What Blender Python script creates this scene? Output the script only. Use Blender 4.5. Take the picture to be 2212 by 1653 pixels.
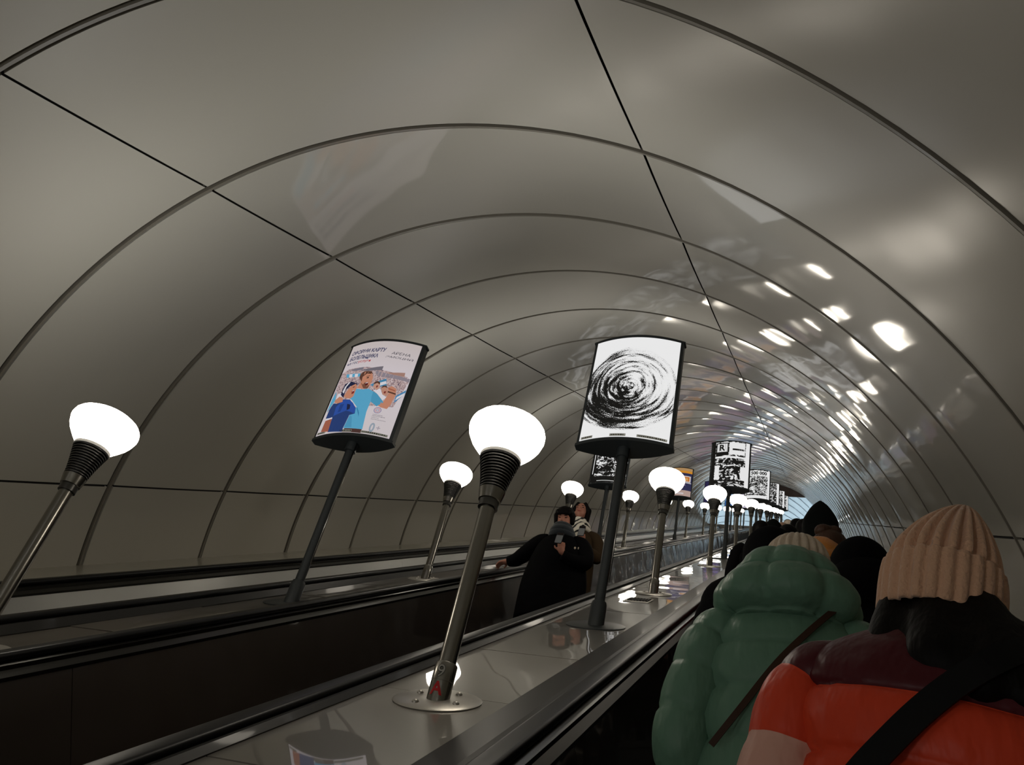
import bpy, bmesh, math, random
from mathutils import Vector, Matrix
random.seed(7)
PI = math.pi
for o in list(bpy.data.objects): bpy.data.objects.remove(o)
sc = bpy.context.scene
COL = sc.collection
C30, S30 = math.cos(PI/6), 0.5
EYE = 1.76
# ---------------------------------------------------------------- camera, world, exposure
cd = bpy.data.cameras.new('camera'); cam = bpy.data.objects.new('camera', cd); COL.objects.link(cam)
cd.sensor_width = 36; cd.lens = 29.6705; cd.clip_start = .05; cd.clip_end = 300
RT = Vector((0.9446387781821774, 0.2529160802571195, 0.20902400587928474))
FW = Vector((-0.3280686666855846, 0.7384222464389194, 0.589154933700142))
UP = Vector((-0.0053412194854514546, -0.6251128236658218, 0.7805161299184965))
cam.matrix_world = Matrix(((RT.x, UP.x, -FW.x, 0), (RT.y, UP.y, -FW.y, 0), (RT.z, UP.z, -FW.z, EYE), (0, 0, 0, 1)))
sc.camera = cam
w = bpy.data.worlds.new('world'); sc.world = w; w.use_nodes = True
w.node_tree.nodes['Background'].inputs[0].default_value = (.5, .5, .5, 1)
w.node_tree.nodes['Background'].inputs[1].default_value = .01
sc.view_settings.view_transform = 'Standard'; sc.view_settings.look = 'None'
sc.view_settings.gamma = 1; sc.view_settings.use_curve_mapping = False
sc.view_settings.exposure = 0.0
GLOBE_E = 14.0        # radiance of the opal lamp bowls
CAP_E = 66.0         # radiance of the globe tops, split off and brightened to light the vault
HALL_E = 34.0         # radiance of the unseen lights added to the upper hall
# ---------------------------------------------------------------- helpers
def T(x, a, n): return Vector((x, a*C30 - n*S30, a*S30 + n*C30 + EYE))
TM = Matrix(((1, 0, 0, 0), (0, C30, -S30, 0), (0, S30, C30, EYE), (0, 0, 0, 1)))
def srgb(r, g, b):
    f = lambda c: (c/255/12.92) if c/255 <= .04045 else ((c/255+.055)/1.055)**2.4
    return (f(r), f(g), f(b), 1)
def mat(name, col, rough=.5, metal=0, coat=0, coat_rough=.05, spec=.5, bump=None, sheen=0, emis=None, es=0, aniso=0):
    m = bpy.data.materials.new(name); m.use_nodes = True
    nt = m.node_tree; b = nt.nodes['Principled BSDF']
    b.inputs['Base Color'].default_value = col; b.inputs['Roughness'].default_value = rough
    b.inputs['Metallic'].default_value = metal; b.inputs['Coat Weight'].default_value = coat
    b.inputs['Coat Roughness'].default_value = coat_rough; b.inputs['Specular IOR Level'].default_value = spec
    b.inputs['Sheen Weight'].default_value = sheen
    if emis: b.inputs['Emission Color'].default_value = emis; b.inputs['Emission Strength'].default_value = es
    if bump:
        tc = nt.nodes.new('ShaderNodeTexCoord'); mp = nt.nodes.new('ShaderNodeMapping')
        mp.inputs['Scale'].default_value = bump.get('scale3', (1, 1, 1))
        nz = nt.nodes.new('ShaderNodeTexNoise'); nz.inputs['Scale'].default_value = bump['scale']
        nz.inputs['Detail'].default_value = bump.get('detail', 2); nz.inputs['Roughness'].default_value = .5
        bp = nt.nodes.new('ShaderNodeBump'); bp.inputs['Strength'].default_value = bump.get('strength', 1)
        bp.inputs['Distance'].default_value = bump['dist']
        nt.links.new(tc.outputs['Object' if bump.get('obj') else 'Generated'] if not bump.get('geo') else nt.nodes.new('ShaderNodeNewGeometry').outputs['Position'], mp.inputs['Vector'])
        nt.links.new(mp.outputs[0], nz.inputs['Vector']); nt.links.new(nz.outputs['Fac'], bp.inputs['Height'])
        nt.links.new(bp.outputs[0], b.inputs['Normal'])
        if bump.get('coat'): nt.links.new(bp.outputs[0], b.inputs['Coat Normal'])
        if bump.get('tint'):
            mx = nt.nodes.new('ShaderNodeMix'); mx.data_type = 'RGBA'; mx.inputs[6].default_value = col
            mx.inputs[7].default_value = bump['tint']; nt.links.new(nz.outputs['Fac'], mx.inputs[0]); nt.links.new(mx.outputs[2], b.inputs['Base Color'])
    return m
def emat(name, col, s=1.0):
    m = bpy.data.materials.new(name); m.use_nodes = True; nt = m.node_tree; b = nt.nodes['Principled BSDF']
    b.inputs['Base Color'].default_value = (.02, .02, .02, 1); b.inputs['Roughness'].default_value = .25
    b.inputs['Emission Color'].default_value = col; b.inputs['Emission Strength'].default_value = s
    return m
def mesh(name, verts, faces, mats, smooth=False, mi=None, uvs=None):
    me = bpy.data.meshes.new(name); me.from_pydata([tuple(v) for v in verts], [], faces)
    for m in (mats if isinstance(mats, (list, tuple)) else [mats]): me.materials.append(m)
    if mi: me.polygons.foreach_set('material_index', mi)
    if smooth: me.polygons.foreach_set('use_smooth', [True]*len(me.polygons))
    me.update(); return me
def obj(name, me, parent=None, mw=None, label=None, cat=None, group=None, kind=None):
    o = bpy.data.objects.new(name, me); COL.objects.link(o)
    if parent: o.parent = parent
    if mw is not None: o.matrix_basis = mw
    tag(o, label, cat, group, kind); return o
def tag(o, label=None, cat=None, group=None, kind=None):
    if label: o['label'] = label
    if cat: o['category'] = cat
    if group: o['group'] = group
    if kind: o['kind'] = kind
def empty(name, loc, label, cat, group=None, rz=0):
    o = bpy.data.objects.new(name, None); COL.objects.link(o); o.location = loc; o.rotation_euler = (0, 0, rz)
    o.empty_display_size = .1; tag(o, label, cat, group); return o
def box_geo(x0, x1, a0, a1, n0, n1, f=T):
    v = [f(x, a, n) for x in (x0, x1) for a in (a0, a1) for n in (n0, n1)]
    return v, [(0, 1, 3, 2), (4, 6, 7, 5), (0, 4, 5, 1), (2, 3, 7, 6), (0, 2, 6, 4), (1, 5, 7, 3)]
def XYZ(x, y, z): return Vector((x, y, z))
def extrude(profile, a0, a1, f=T):
    n = len(profile); v = [f(x, a0, h) for x, h in profile] + [f(x, a1, h) for x, h in profile]
    fc = [(i, (i+1) % n, (i+1) % n + n, i+n) for i in range(n)] + [tuple(range(n))[::-1], tuple(range(n, 2*n))]
    return v, fc
def rrect(x0, x1, n0, n1, r, s=4):
    pts = []
    for cx, cn, t0 in ((x1-r, n1-r, 0), (x0+r, n1-r, 90), (x0+r, n0+r, 180), (x1-r, n0+r, 270)):
        for i in range(s+1):
            t = math.radians(t0 + 90*i/s); pts.append((cx+r*math.cos(t), cn+r*math.sin(t)))
    return pts
def lathe(prof, seg=24, caps=True):
    v = []; f = []; m = len(prof)
    for i in range(seg):
        t = 2*PI*i/seg
        for r, z in prof: v.append(Vector((r*math.cos(t), r*math.sin(t), z)))
    for i in range(seg):
        j = (i+1) % seg
        for k in range(m-1): f.append((i*m+k, j*m+k, j*m+k+1, i*m+k+1))
    if caps:
        f.append(tuple(i*m for i in range(seg))[::-1]); f.append(tuple(i*m+m-1 for i in range(seg)))
    return v, f
def smooth_by_angle(me, ang=40):
    me.polygons.foreach_set('use_smooth', [True]*len(me.polygons))
    try: me.set_sharp_from_angle(angle=math.radians(ang))
    except Exception: pass
    return me
# ---------------------------------------------------------------- materials
M_CLAD = mat('cream_cladding', srgb(172, 167, 154), rough=.42, spec=.3, coat=.6, coat_rough=.055, bump=dict(scale=1.1, dist=.013, detail=1, geo=True, coat=True))
M_CLADR = mat('worn_cream_cladding', srgb(172, 167, 154), rough=.5, spec=.3, coat=.5, coat_rough=.2, bump=dict(scale=1.1, dist=.013, detail=1, geo=True, coat=True))
M_STRIP = mat('cream_joint_strip', srgb(112, 106, 94), rough=.4, coat=.3)
M_BACK = mat('dark_joint', srgb(24, 20, 17), rough=.8)
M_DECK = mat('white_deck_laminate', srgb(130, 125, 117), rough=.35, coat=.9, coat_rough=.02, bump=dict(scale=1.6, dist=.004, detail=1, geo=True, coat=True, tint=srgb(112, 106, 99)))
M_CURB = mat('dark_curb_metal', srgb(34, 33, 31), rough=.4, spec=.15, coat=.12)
M_DECKD = mat('dim_deck_laminate', srgb(92, 86, 78), rough=.35, coat=.8, coat_rough=.05, bump=dict(scale=1.6, dist=.006, detail=1, geo=True, coat=True))  # darker copy of the deck laminate, its dark reflections put into the colour
M_RUBBER = mat('black_rubber', srgb(9, 9, 10), rough=.38, spec=.2)
M_TRIM = mat('brushed_trim', srgb(74, 73, 71), rough=.25, metal=1)
M_BROWN = mat('dark_glossy_panel', srgb(50, 41, 34), rough=.4, coat=1, coat_rough=.05, bump=dict(scale=1.3, dist=.03, detail=2, geo=True, coat=True))
M_STEEL = mat('brushed_steel', srgb(205, 205, 202), rough=.45, metal=1, bump=dict(scale=1.4, dist=.006, detail=2, geo=True))
_n = M_STEEL.node_tree; _p = _n.nodes['Principled BSDF']; _p.inputs['Anisotropic'].default_value = .8
_c = _n.nodes.new('ShaderNodeCombineXYZ'); _c.inputs[1].default_value = -S30; _c.inputs[2].default_value = C30; _n.links.new(_c.outputs[0], _p.inputs['Tangent'])
M_STEEL2 = mat('lamp_steel', srgb(150, 147, 140), rough=.24, metal=1)
M_PLATE = mat('polished_plate', srgb(186, 182, 174), rough=.34, metal=.75)
M_CUP = mat('dark_aluminium', srgb(95, 94, 92), rough=.3, metal=1)
M_RIM = mat('grey_rim', srgb(178, 178, 176), rough=.4)
M_FRAME = mat('charcoal_paint', srgb(44, 48, 49), rough=.42)
M_STEP = mat('dark_step', srgb(34, 34, 34), rough=.6)
M_GLOBE = bpy.data.materials.new('opal_globe'); M_GLOBE.use_nodes = True
_b = M_GLOBE.node_tree.nodes['Principled BSDF']; _b.inputs['Base Color'].default_value = (.8, .8, .8, 1)
_b.inputs['Emission Color'].default_value = (1, .91, .77, 1); _b.inputs['Emission Strength'].default_value = GLOBE_E
M_CAP = emat('opal_cap', (.97, .985, 1, 1), CAP_E)
M_BROWNWALL = mat('brown_fascia', srgb(96, 76, 68), rough=.6)
M_HALL = mat('pale_ribbed_vault', srgb(190, 204, 212), rough=.5)
# ---------------------------------------------------------------- tunnel lining
CX, CN, R0 = -2.1726, -1.5396, 3.6517
A_FIRST, PITCH = 2.6578, 1.5
K0, K1 = -6, 36
A_END = A_FIRST + K1*PITCH
def arc(th0, th1, r, a0, a1, segs, f=T):
    v = []; fc = []
    for i in range(segs+1):
        t = th0 + (th1-th0)*i/segs
        for a in (a0, a1): v.append(f(CX+r*math.sin(t), a, CN+r*math.cos(t)))
    for i in range(segs): fc.append((2*i, 2*i+1, 2*i+3, 2*i+2))
    return v, fc
rad = math.radians
wall_left = obj('wall_left', mesh('wall_left', *arc(rad(-22), rad(-79), R0+.03, A_FIRST+K0*PITCH, A_END, 40), M_BACK, True), kind='structure', label='left side of the tunnel lined with cream curved panels')
ceiling = obj('ceiling', mesh('ceiling', *arc(rad(22), rad(-22), R0+.03, A_FIRST+K0*PITCH, A_END, 30), M_BACK, True), kind='structure', label='top of the tunnel vault lined with cream curved panels')
wall_right = obj('wall_right', mesh('wall_right', *arc(rad(79), rad(22), R0+.03, A_FIRST+K0*PITCH, A_END, 40), M_BACK, True), kind='structure', label='right side of the tunnel with glossy cream panels')
def clad(t0, t1, segs, name):
    gap = .008/R0; t0, t1 = (t0+gap, t1-gap) if t1 > t0 else (t0-gap, t1+gap)
    L = PITCH-.066; NA = 6; v = []; f = []
    for i in range(segs+1):
        t = t0+(t1-t0)*i/segs
        for j in range(NA+1):
            s = j/NA; r = R0 - .006*math.sin(PI*s)**.7
            v.append((r*math.sin(t), .033+L*s, r*math.cos(t)))
    w_ = NA+1
    for i in range(segs):
        for j in range(NA): f.append((i*w_+j, i*w_+j+1, (i+1)*w_+j+1, (i+1)*w_+j))
    # folded edges towards the lining
    n0 = len(v)
    ring = [i*w_ for i in range(segs+1)]; ring2 = [i*w_+NA for i in range(segs+1)]
    for idx, rev in ((ring, 0), (ring2, 1)):
        base = len(v)
        for q in idx:
            x, a, n = v[q]; l = math.hypot(x, n); v.append((x*(l+.025)/l, a, n*(l+.025)/l))
        for i in range(len(idx)-1): f.append((idx[i], idx[i+1], base+i+1, base+i) if not rev else (idx[i+1], idx[i], base+i, base+i+1))
    me = mesh(name, v, f, M_CLAD); smooth_by_angle(me, 30); return me
J1, J2 = rad(22), rad(65.8)
segsA = [(wall_left, -J2, -rad(78.6), 8), (wall_left, -J1, -J2, 22), (ceiling, J1, -J1, 22), (wall_right, J2, J1, 22), (wall_right, rad(78.6), J2, 8)]
cm = [clad(a, b, s, 'cladding_panel') for _, a, b, s in segsA]; cmr = [m.copy() for m in cm]
for m in cmr: m.materials[0] = M_CLADR
for k in range(K0, K1):
    for (par, a, b, s), me in zip(segsA, cmr if k <= 0 else cm):
        j = lambda q: random.uniform(-q, q)
        M = TM @ Matrix.Translation((CX, A_FIRST+k*PITCH, CN)) @ Matrix.Rotation(j(.0012), 4, 'X') @ Matrix.Rotation(j(.0012), 4, 'Z')
        obj('cladding_panel', me, par, M)
# joint strips, one per ring
def strip():
    v = []; f = []; S = 90; pr = [(.0, R0+.02), (.0, R0-.008), (.020, R0-.008), (.020, R0+.02)]
    for i in range(S+1):
        t = rad(-78.6+157.2*i/S)
        for a, r in pr: v.append((r*math.sin(t), a, r*math.cos(t)))
    for i in range(S):
        for q in range(3): f.append((i*4+q, i*4+q+1, i*4+q+5, i*4+q+4))
    return smooth_by_angle(mesh('joint_strip', v, f, M_STRIP), 30)
sm = strip()
for k in range(K0, K1+1):
    obj('joint_strip', sm, ceiling, TM @ Matrix.Translation((CX, A_FIRST+k*PITCH-.012, CN)))
# ---------------------------------------------------------------- floor under everything, landing
A0 = A_FIRST+K0*PITCH
v, f = box_geo(-5.9, 1.6, A0, A_END, -2.3, -2.15)
obj('floor', mesh('floor', v, f, M_STEP), kind='structure')
# ---------------------------------------------------------------- decks
def root(name, label, cat, group=None):
    return empty(name, (0, 0, 0), label, cat, group)
XR, NR, AR = -1.289, -.7456, 3.030
XL, NL, AL = -3.4836, -.7818, 2.886
SP = 4.8128
def deck(name, label, x0, x1, n, mtl, a_off, curbL, curbR, cover_to):
    d = root(name, label, 'balustrade deck')
    L = 1.05; v, f = box_geo(x0, x1, .004, L-.004, n-.02, n, f=lambda x, a, h: Vector((x, a, h)))
    me = mesh('deck_panel', v, f, mtl)
    k = int((A0-a_off)/L)+1
    while a_off+(k+1)*L < A_END:
        obj('deck_panel', me, d, TM @ Matrix.Translation((0, a_off+k*L, 0)) @ Matrix.Rotation(random.uniform(-.001, .001), 4, 'Y')); k += 1
    for nm, pr in (('curb', curbL), ('curb', curbR)):
        v, f = extrude(pr, A0, A_END); obj(nm, mesh(nm, v, f, M_CURB), d)
    v, f = box_geo(x0-.02, x1+.02, A0, A_END, n-.5, n-.022); obj('deck_body', mesh('deck_body', v, f, M_BACK), d)
    return d
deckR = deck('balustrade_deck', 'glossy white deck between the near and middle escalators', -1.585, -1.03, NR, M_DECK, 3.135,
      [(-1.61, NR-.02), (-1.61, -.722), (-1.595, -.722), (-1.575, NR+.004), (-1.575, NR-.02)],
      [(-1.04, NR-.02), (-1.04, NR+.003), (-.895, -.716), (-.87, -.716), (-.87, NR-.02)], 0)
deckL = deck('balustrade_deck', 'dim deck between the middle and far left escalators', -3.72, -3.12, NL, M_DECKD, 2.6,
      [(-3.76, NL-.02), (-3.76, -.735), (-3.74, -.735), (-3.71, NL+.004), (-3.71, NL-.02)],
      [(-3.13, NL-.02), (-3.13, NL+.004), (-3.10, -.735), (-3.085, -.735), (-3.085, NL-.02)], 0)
def ledge(name, label, x0, x1, n):
    d = root(name, label, 'ledge')
    v, f = box_geo(x0, x1, .003, 1.497, n-.02, n, f=lambda x, a, h: Vector((x, a, h)))
    me = mesh('ledge_panel', v, f, M_CLAD)
    for k in range(K0, K1): obj('ledge_panel', me, d, TM @ Matrix.Translation((0, A_FIRST+k*PITCH+.35, 0)))
    v, f = box_geo(x0, x1, A0, A_END, n-.3, n-.021); obj('ledge_body', mesh('ledge_body', v, f, M_BACK), d)
ledge('wall_ledge', 'narrow cream tiled ledge along the foot of the left wall', -5.78, -5.10, -.715)
ledge('wall_ledge', 'cream tiled ledge along the foot of the right wall', .54, 1.46, -.665)
# access hatch on the near deck
h = root('access_hatch', 'small slotted access hatch on the white deck', 'hatch')
fx = lambda x, a, n: T(x, a, n)
v, f = box_geo(-1.40, -1.19, 7.0, 7.30, NR+.001, NR+.006); obj('hatch_plate', mesh('hatch_plate', v, f, M_PLATE), h)
for i in range(7):
    v, f = box_geo(-1.377+i*.025, -1.359+i*.025, 7.08, 7.27, NR+.0062, NR+.012); obj('slot', mesh('slot', v, f, M_BACK), h)
# ---------------------------------------------------------------- escalators
def escalator(label, hl, hr, n_top, panelL, panelR, phase_steps):
    e = root('escalator', label, 'escalator', 'three parallel escalators')
    for (x0, x1), side in ((hl, 1), (hr, -1)):
        v, f = extrude(rrect(x0, x1, n_top-.036, n_top, .016), A0, A_END); me = mesh('handrail', v, f, M_RUBBER); smooth_by_angle(me, 50); obj('handrail', me, e)
        # guide trim under the handrail
        gx0, gx1 = x0-.022, x1+.022
        v, f = extrude([(gx0, n_top-.062), (gx0, n_top-.045), (x0+.01, n_top-.034), (x1-.01, n_top-.034), (gx1, n_top-.045), (gx1, n_top-.062)], A0, A_END)
        obj('guide_trim', mesh('guide_trim', v, f, M_TRIM), e)
        xi = x1 if side == 1 else x0
        xa, xb = (xi+.0*side, xi+.05*side)
        v, f = extrude([(xa, n_top-.062), (xa, n_top-.10), (xb, n_top-.10), (xb, n_top-.085), (xi+.02*side, n_top-.062)], A0, A_END)
        obj('inner_trim', mesh('inner_trim', v, f, M_TRIM), e)
        pm = panelL if side == 1 else panelR
        L = 2.4; lo = -1.42
        prof = [(xi+.045*side, n_top-.10), (xi+.13*side, lo), (xi+.10*side, lo), (xi+.015*side, n_top-.10)]
        loc = lambda x, a, n: Vector((x, a, n))
        v, f = extrude(prof, .0005, L-.0005, f=loc); me = mesh('inner_panel', v, f, pm)
        k = int(A0/L)
        while (k+1)*L+.55 < A_END: obj('inner_panel', me, e, TM @ Matrix.Translation((0, k*L+.55, 0)) @ Matrix.Rotation(random.uniform(-.0004, .0004), 4, 'Z')); k += 1
        v, f = extrude([(xi+.128*side, lo), (xi+.16*side, lo), (xi+.16*side, lo-.3), (xi+.128*side, lo-.3)], A0, A_END); obj('skirt', mesh('skirt', v, f, M_STEEL), e)
    x0, x1 = hl[1]+.17, hr[0]-.17
    v = []; f = []
    prof = [(-.2, 0), (.2, 0), (.2, .225), (.19, .225), (.19, -.02), (-.2, -.02)]
    prof = [(-.2, -.03), (-.2, 0), (.2, 0), (.2, -.03)]
    n_ = len(prof)
    vv = [Vector((x, y, z)) for x in (x0, x1) for y, z in prof]
    ff = [(i, (i+1) % n_, (i+1) % n_+n_, i+n_) for i in range(n_)] + [tuple(range(n_)), tuple(range(n_, 2*n_))[::-1]]
    b = len(vv)
    vv += [Vector((x, y, z)) for x in (x0, x1) for y, z in ((-.2, 0), (-.185, -.03), (-.17, -.2309))]
    ff += [(b, b+3, b+4, b+1), (b+1, b+4, b+5, b+2)]
    # tread ribs
    for i in range(1, 16):
        xx = x0+(x1-x0)*i/16; bb = len(vv)
        vv += [Vector((xx+dx, y, z)) for y in (-.2, .2) for dx, z in ((-.012, 0), (-.012, .008), (.012, .008), (.012, 0))]
        ff += [(bb, bb+1, bb+5, bb+4), (bb+1, bb+2, bb+6, bb+5), (bb+2, bb+3, bb+7, bb+6), (bb, bb+3, bb+2, bb+1)]
    me = mesh('step', vv, ff, M_STEP)
    for k in range(-4, 60): obj('step', me, e, Matrix.Translation((0, .4*k, .2309*k)))
    return e
escalator('near escalator carrying the queue of people seen from behind', (-.865, -.78), (.42, .505), -.70, M_BROWN, M_BROWN, 0)
escalator('middle escalator carrying the couple who face the viewer', (-3.08, -3.0), (-1.70, -1.62), -.70, M_BROWN, M_BROWN, 0)
escalator('far left escalator, empty, with bright steel inner panels', (-5.07, -4.99), (-3.84, -3.765), -.70, M_STEEL, M_STEEL, 0)
# ---------------------------------------------------------------- upper hall
yE = T(0, A_END, 0).y
v, f = box_geo(-6.2, 1.9, A_END+.05, A_END+.5, 1.34, 2.6)
obj('wall_fascia', mesh('wall_fascia', v, f, M_BROWNWALL), kind='structure', label='brown fascia across the top of the tunnel mouth')
fl_z = T(0, A_END, -1.62).z
v, f = box_geo(-8, 4, yE-1.2, yE+22, fl_z-.3, fl_z, f=XYZ)
obj('floor_landing', mesh('floor_landing', v, f, M_DECK), kind='structure')
vault = None
VR, VZ, VX = 6.0, fl_z+.8, -4.4
def vault_strip(y0, y1, r, th0=-100, th1=100, S=36):
    v = []; f = []
    for i in range(S+1):
        t = rad(th0+(th1-th0)*i/S)
        for y in (y0, y1): v.append(Vector((VX+r*math.sin(t), y, VZ+r*math.cos(t))))
    for i in range(S): f.append((2*i, 2*i+1, 2*i+3, 2*i+2))
    return v, f
v, f = vault_strip(yE-1.5, yE+22, VR+.06); vault = obj('ceiling_hall', mesh('ceiling_hall', v, f, M_BACK, True), kind='structure', label='pale ribbed vault of the upper hall')
for i in range(26):
    y0 = yE-1.5+i*.9; v, f = vault_strip(y0, y0+.86, VR); obj('vault_panel', mesh('vault_panel', v, f, M_HALL, True), vault)
    v, f = vault_strip(y0+.80, y0+.9, VR-.05, S=24); obj('vault_rib', mesh('vault_rib', v, f, M_HALL, True), vault)
v, f = box_geo(-8.2, 3.8, yE+20.5, yE+20.8, fl_z, fl_z+8, f=XYZ); obj('wall_back', mesh('wall_back', v, f, M_HALL), kind='structure')
M_HIDDENLIGHT = emat('hidden_hall_light', (.90, .97, 1, 1), HALL_E)  # added light strips, kept out of sight, that brighten the hall vault
for x in (VX-5.3, VX+5.3):
    v, f = box_geo(x-.12, x+.12, yE+1.0, yE+18, fl_z+1.3, fl_z+1.38, f=XYZ)
    o = obj('hidden_hall_light', mesh('hidden_hall_light', v, f, M_HIDDENLIGHT), label='long hidden light added to brighten the upper hall, %s side' % ('left' if x < VX else 'right'), cat='light')
    v, f = box_geo(x-.16, x+.16, yE+1.0, yE+18, fl_z, fl_z+1.295, f=XYZ); obj('hidden_light_base', mesh('hidden_light_base', v, f, M_HALL), o)
# ---------------------------------------------------------------- globe lamps
D = .355
R30 = Matrix.Rotation(PI/6, 4, 'X')
def lamp_meshes():
    P = {}
    pr = [(.165, -.001), (.168, .004), (.160, .009), (0.03, .010)]
    v, f = lathe(pr, 40); P['base_plate'] = smooth_by_angle(mesh('base_plate', [R30 @ q for q in v], f, M_PLATE), 50)
    v, f = lathe([(.013, .008), (.013, .013), (.009, .018), (.003, .020)], 12); P['bolt'] = smooth_by_angle(mesh('bolt', v, f, M_PLATE), 60)
    v, f = lathe([(.0435, -.03), (.0435, .066), (.0425, .067), (.0425, .069), (.0435, .070), (.0435, .135), (.041, .139), (.034, .139)], 28); P['sleeve'] = smooth_by_angle(mesh('sleeve', v, f, M_STEEL2), 40)
    v, f = lathe([(.0345, -.02), (.0345, .90)], 24); P['pole'] = smooth_by_angle(mesh('pole', v, f, M_STEEL2), 40)
    z0 = .825
    v, f = lathe([(.036, z0), (.044, z0+.002), (.044, z0+.036), (.036, z0+.038)], 24); P['clamp_collar'] = smooth_by_angle(mesh('clamp_collar', v, f, M_CUP), 40)
    v, f = lathe([(.034, z0+.03), (.050, z0+.038), (.059, z0+.088), (.05, z0+.092)], 24); P['cup_base'] = smooth_by_angle(mesh('cup_base', v, f, M_STEEL2), 40)
    N = 12; zb, zt = z0+.096, z0+.242
    v, f = lathe([(.050, zb-.008), (.050, zb), (.066, zt-.05), (.080, zt), (.080, zt+.006)], 28); P['lamp_cup'] = smooth_by_angle(mesh('lamp_cup', v, f, M_BACK), 40)
    v, f = [], []
    for i in range(N):
        q = i/(N-1); r = .0595+.0325*q**1.25; z = zb+(zt-zb)*q
        vv, ff = lathe([(r-.012, z-.0022), (r-.001, z-.0026), (r, z), (r-.001, z+.0030), (r-.012, z+.0026)], 28); o_ = len(v); v += vv; f += [tuple(x+o_ for x in g) for g in ff]
    P['cooling_fins'] = smooth_by_angle(mesh('cooling_fins', v, f, M_CUP), 50)
    zr = zt+.004
    v, f = lathe([(.082, zr), (.094, zr+.002), (.095, zr+.016), (.088, zr+.019)], 28); P['rim_ring'] = smooth_by_angle(mesh('rim_ring', v, f, M_RIM), 40)
    zg = zr+.012
    pg = [(.235, 0), (.295, .055), (.365, .13), (.43, .21), (.475, .29), (.497, .36), (.5, .41), (.485, .465), (.445, .515), (.37, .56), (.27, .593), (.14, .615), (.0, .622)]
    v, f = lathe([(r*D, zg+z*D) for r, z in pg[:10]], 28, caps=False); P['globe'] = mesh('globe', v, f, M_GLOBE, True)
    v, f = lathe([(r*D, zg+z*D) for r, z in pg[9:]], 28, caps=False); P['globe_cap'] = mesh('globe_cap', v, f, M_CAP, True)
    return P
LP = lamp_meshes()
ORD = ['first', 'second', 'third', 'fourth', 'fifth', 'sixth', 'seventh', 'eighth', 'ninth', 'tenth', 'eleventh', 'twelfth']
def lamp(x, a, n, label, group, detail=True):
    e = empty('globe_lamp', T(x, a, n), label, 'lamp', group)
    for nm in ('base_plate', 'sleeve', 'pole', 'clamp_collar', 'cup_base', 'lamp_cup', 'cooling_fins', 'rim_ring', 'globe', 'globe_cap'):
        obj(nm, LP[nm], e)
    if detail:
        for q in range(4):
            t = rad(45+90*q+18); obj('bolt', LP['bolt'], e, R30 @ Matrix.Translation((.105*math.cos(t), .105*math.sin(t), 0)))
    return e
lamps = []
for k in range(-2, 11):
    if k == 0: lab = 'white globe lamp whose sleeve reads 9 and A, nearest on the near deck'
    elif k < 0: lab = 'white globe lamp on the near deck behind the viewer, %s one back' % ORD[-k-1]
    else: lab = '%s white globe lamp up the row on the near deck' % ORD[k]
    lamps.append(lamp(XR, AR+k*SP, NR, lab, 'globe lamps on the near deck', k < 4))
    if k == 0: first_lamp = lamps[-1]
for k in range(-2, 11):
    if k == 0: lab = 'white globe lamp at the left edge, leaning past the left wall'
    elif k < 0: lab = 'white globe lamp on the far deck behind the viewer, %s one back' % ORD[-k-1]
    else: lab = '%s white globe lamp up the row on the far deck' % ORD[k]
    lamp(XL, AL+k*SP*.997, NL, lab, 'globe lamps on the far deck', k < 4)
# ---------------------------------------------------------------- flat print helpers
def text_geo(s, size=1, shear=0, bold=0, xs=1, spacing=1):
    cu = bpy.data.curves.new('t', 'FONT'); cu.body = s; cu.size = size; cu.shear = shear; cu.offset = bold; cu.space_character = spacing
    cu.resolution_u = 3
    o = bpy.data.objects.new('t', cu); COL.objects.link(o)
    dg = bpy.context.evaluated_depsgraph_get(); dg.update()
    me = bpy.data.meshes.new_from_object(o.evaluated_get(dg))
    v = [(q.co.x*xs, q.co.y) for q in me.vertices]; f = [tuple(p.vertices) for p in me.polygons]
    bpy.data.objects.remove(o); bpy.data.curves.remove(cu); bpy.data.meshes.remove(me)
    x0 = min(q[0] for q in v); x1 = max(q[0] for q in v); y0 = min(q[1] for q in v); y1 = max(q[1] for q in v)
    return v, f, (x0, x1, y0, y1)
def fit_text(s, u0, u1, v0, v1, shear=0, bold=0):
    v, f, (x0, x1, y0, y1) = text_geo(s, 1, shear, bold)
    return [(u0+(x-x0)/(x1-x0)*(u1-u0), v0+(y-y0)/(y1-y0)*(v1-v0)) for x, y in v], f
# lettering on the first lamp: wrapped round the sleeve
def sleeve_text(s, zc, hgt, m, ang, bold, dr):
    v, f, (x0, x1, y0, y1) = text_geo(s, 1, 0, bold); k = hgt/(y1-y0); out = []
    bm = bmesh.new(); vs = [bm.verts.new((x, y, 0)) for x, y in v]
    for q in f:
        try: bm.faces.new([vs[i] for i in q])
        except ValueError: pass
    for i in range(1, 24): bmesh.ops.bisect_plane(bm, geom=bm.verts[:]+bm.edges[:]+bm.faces[:], plane_co=(x0+(x1-x0)*i/24, 0, 0), plane_no=(1, 0, 0))
    bm.verts.index_update(); v = [(q.co.x, q.co.y) for q in bm.verts]; f = [tuple(q.index for q in p.verts) for p in bm.faces]; bm.free()
    for x, y in v:
        t = ang+((x-(x0+x1)/2)*k)/.0440; out.append((dr*math.cos(t), dr*math.sin(t), zc+(y-(y0+y1)/2)*k))
    me = mesh('lettering', out, f, m); return me
M_LRED = mat('red_print', srgb(190, 12, 20), rough=.4); M_LBLK = mat('black_print', srgb(20, 20, 20), rough=.4); M_LWHT = mat('silver_print', srgb(170, 168, 160), rough=.4)
ang = rad(-88)
o = obj('lettering', sleeve_text('9', .100, .05, M_LBLK, ang, .04, .0441), first_lamp); tag(o, 'black outlined 9')
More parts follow.
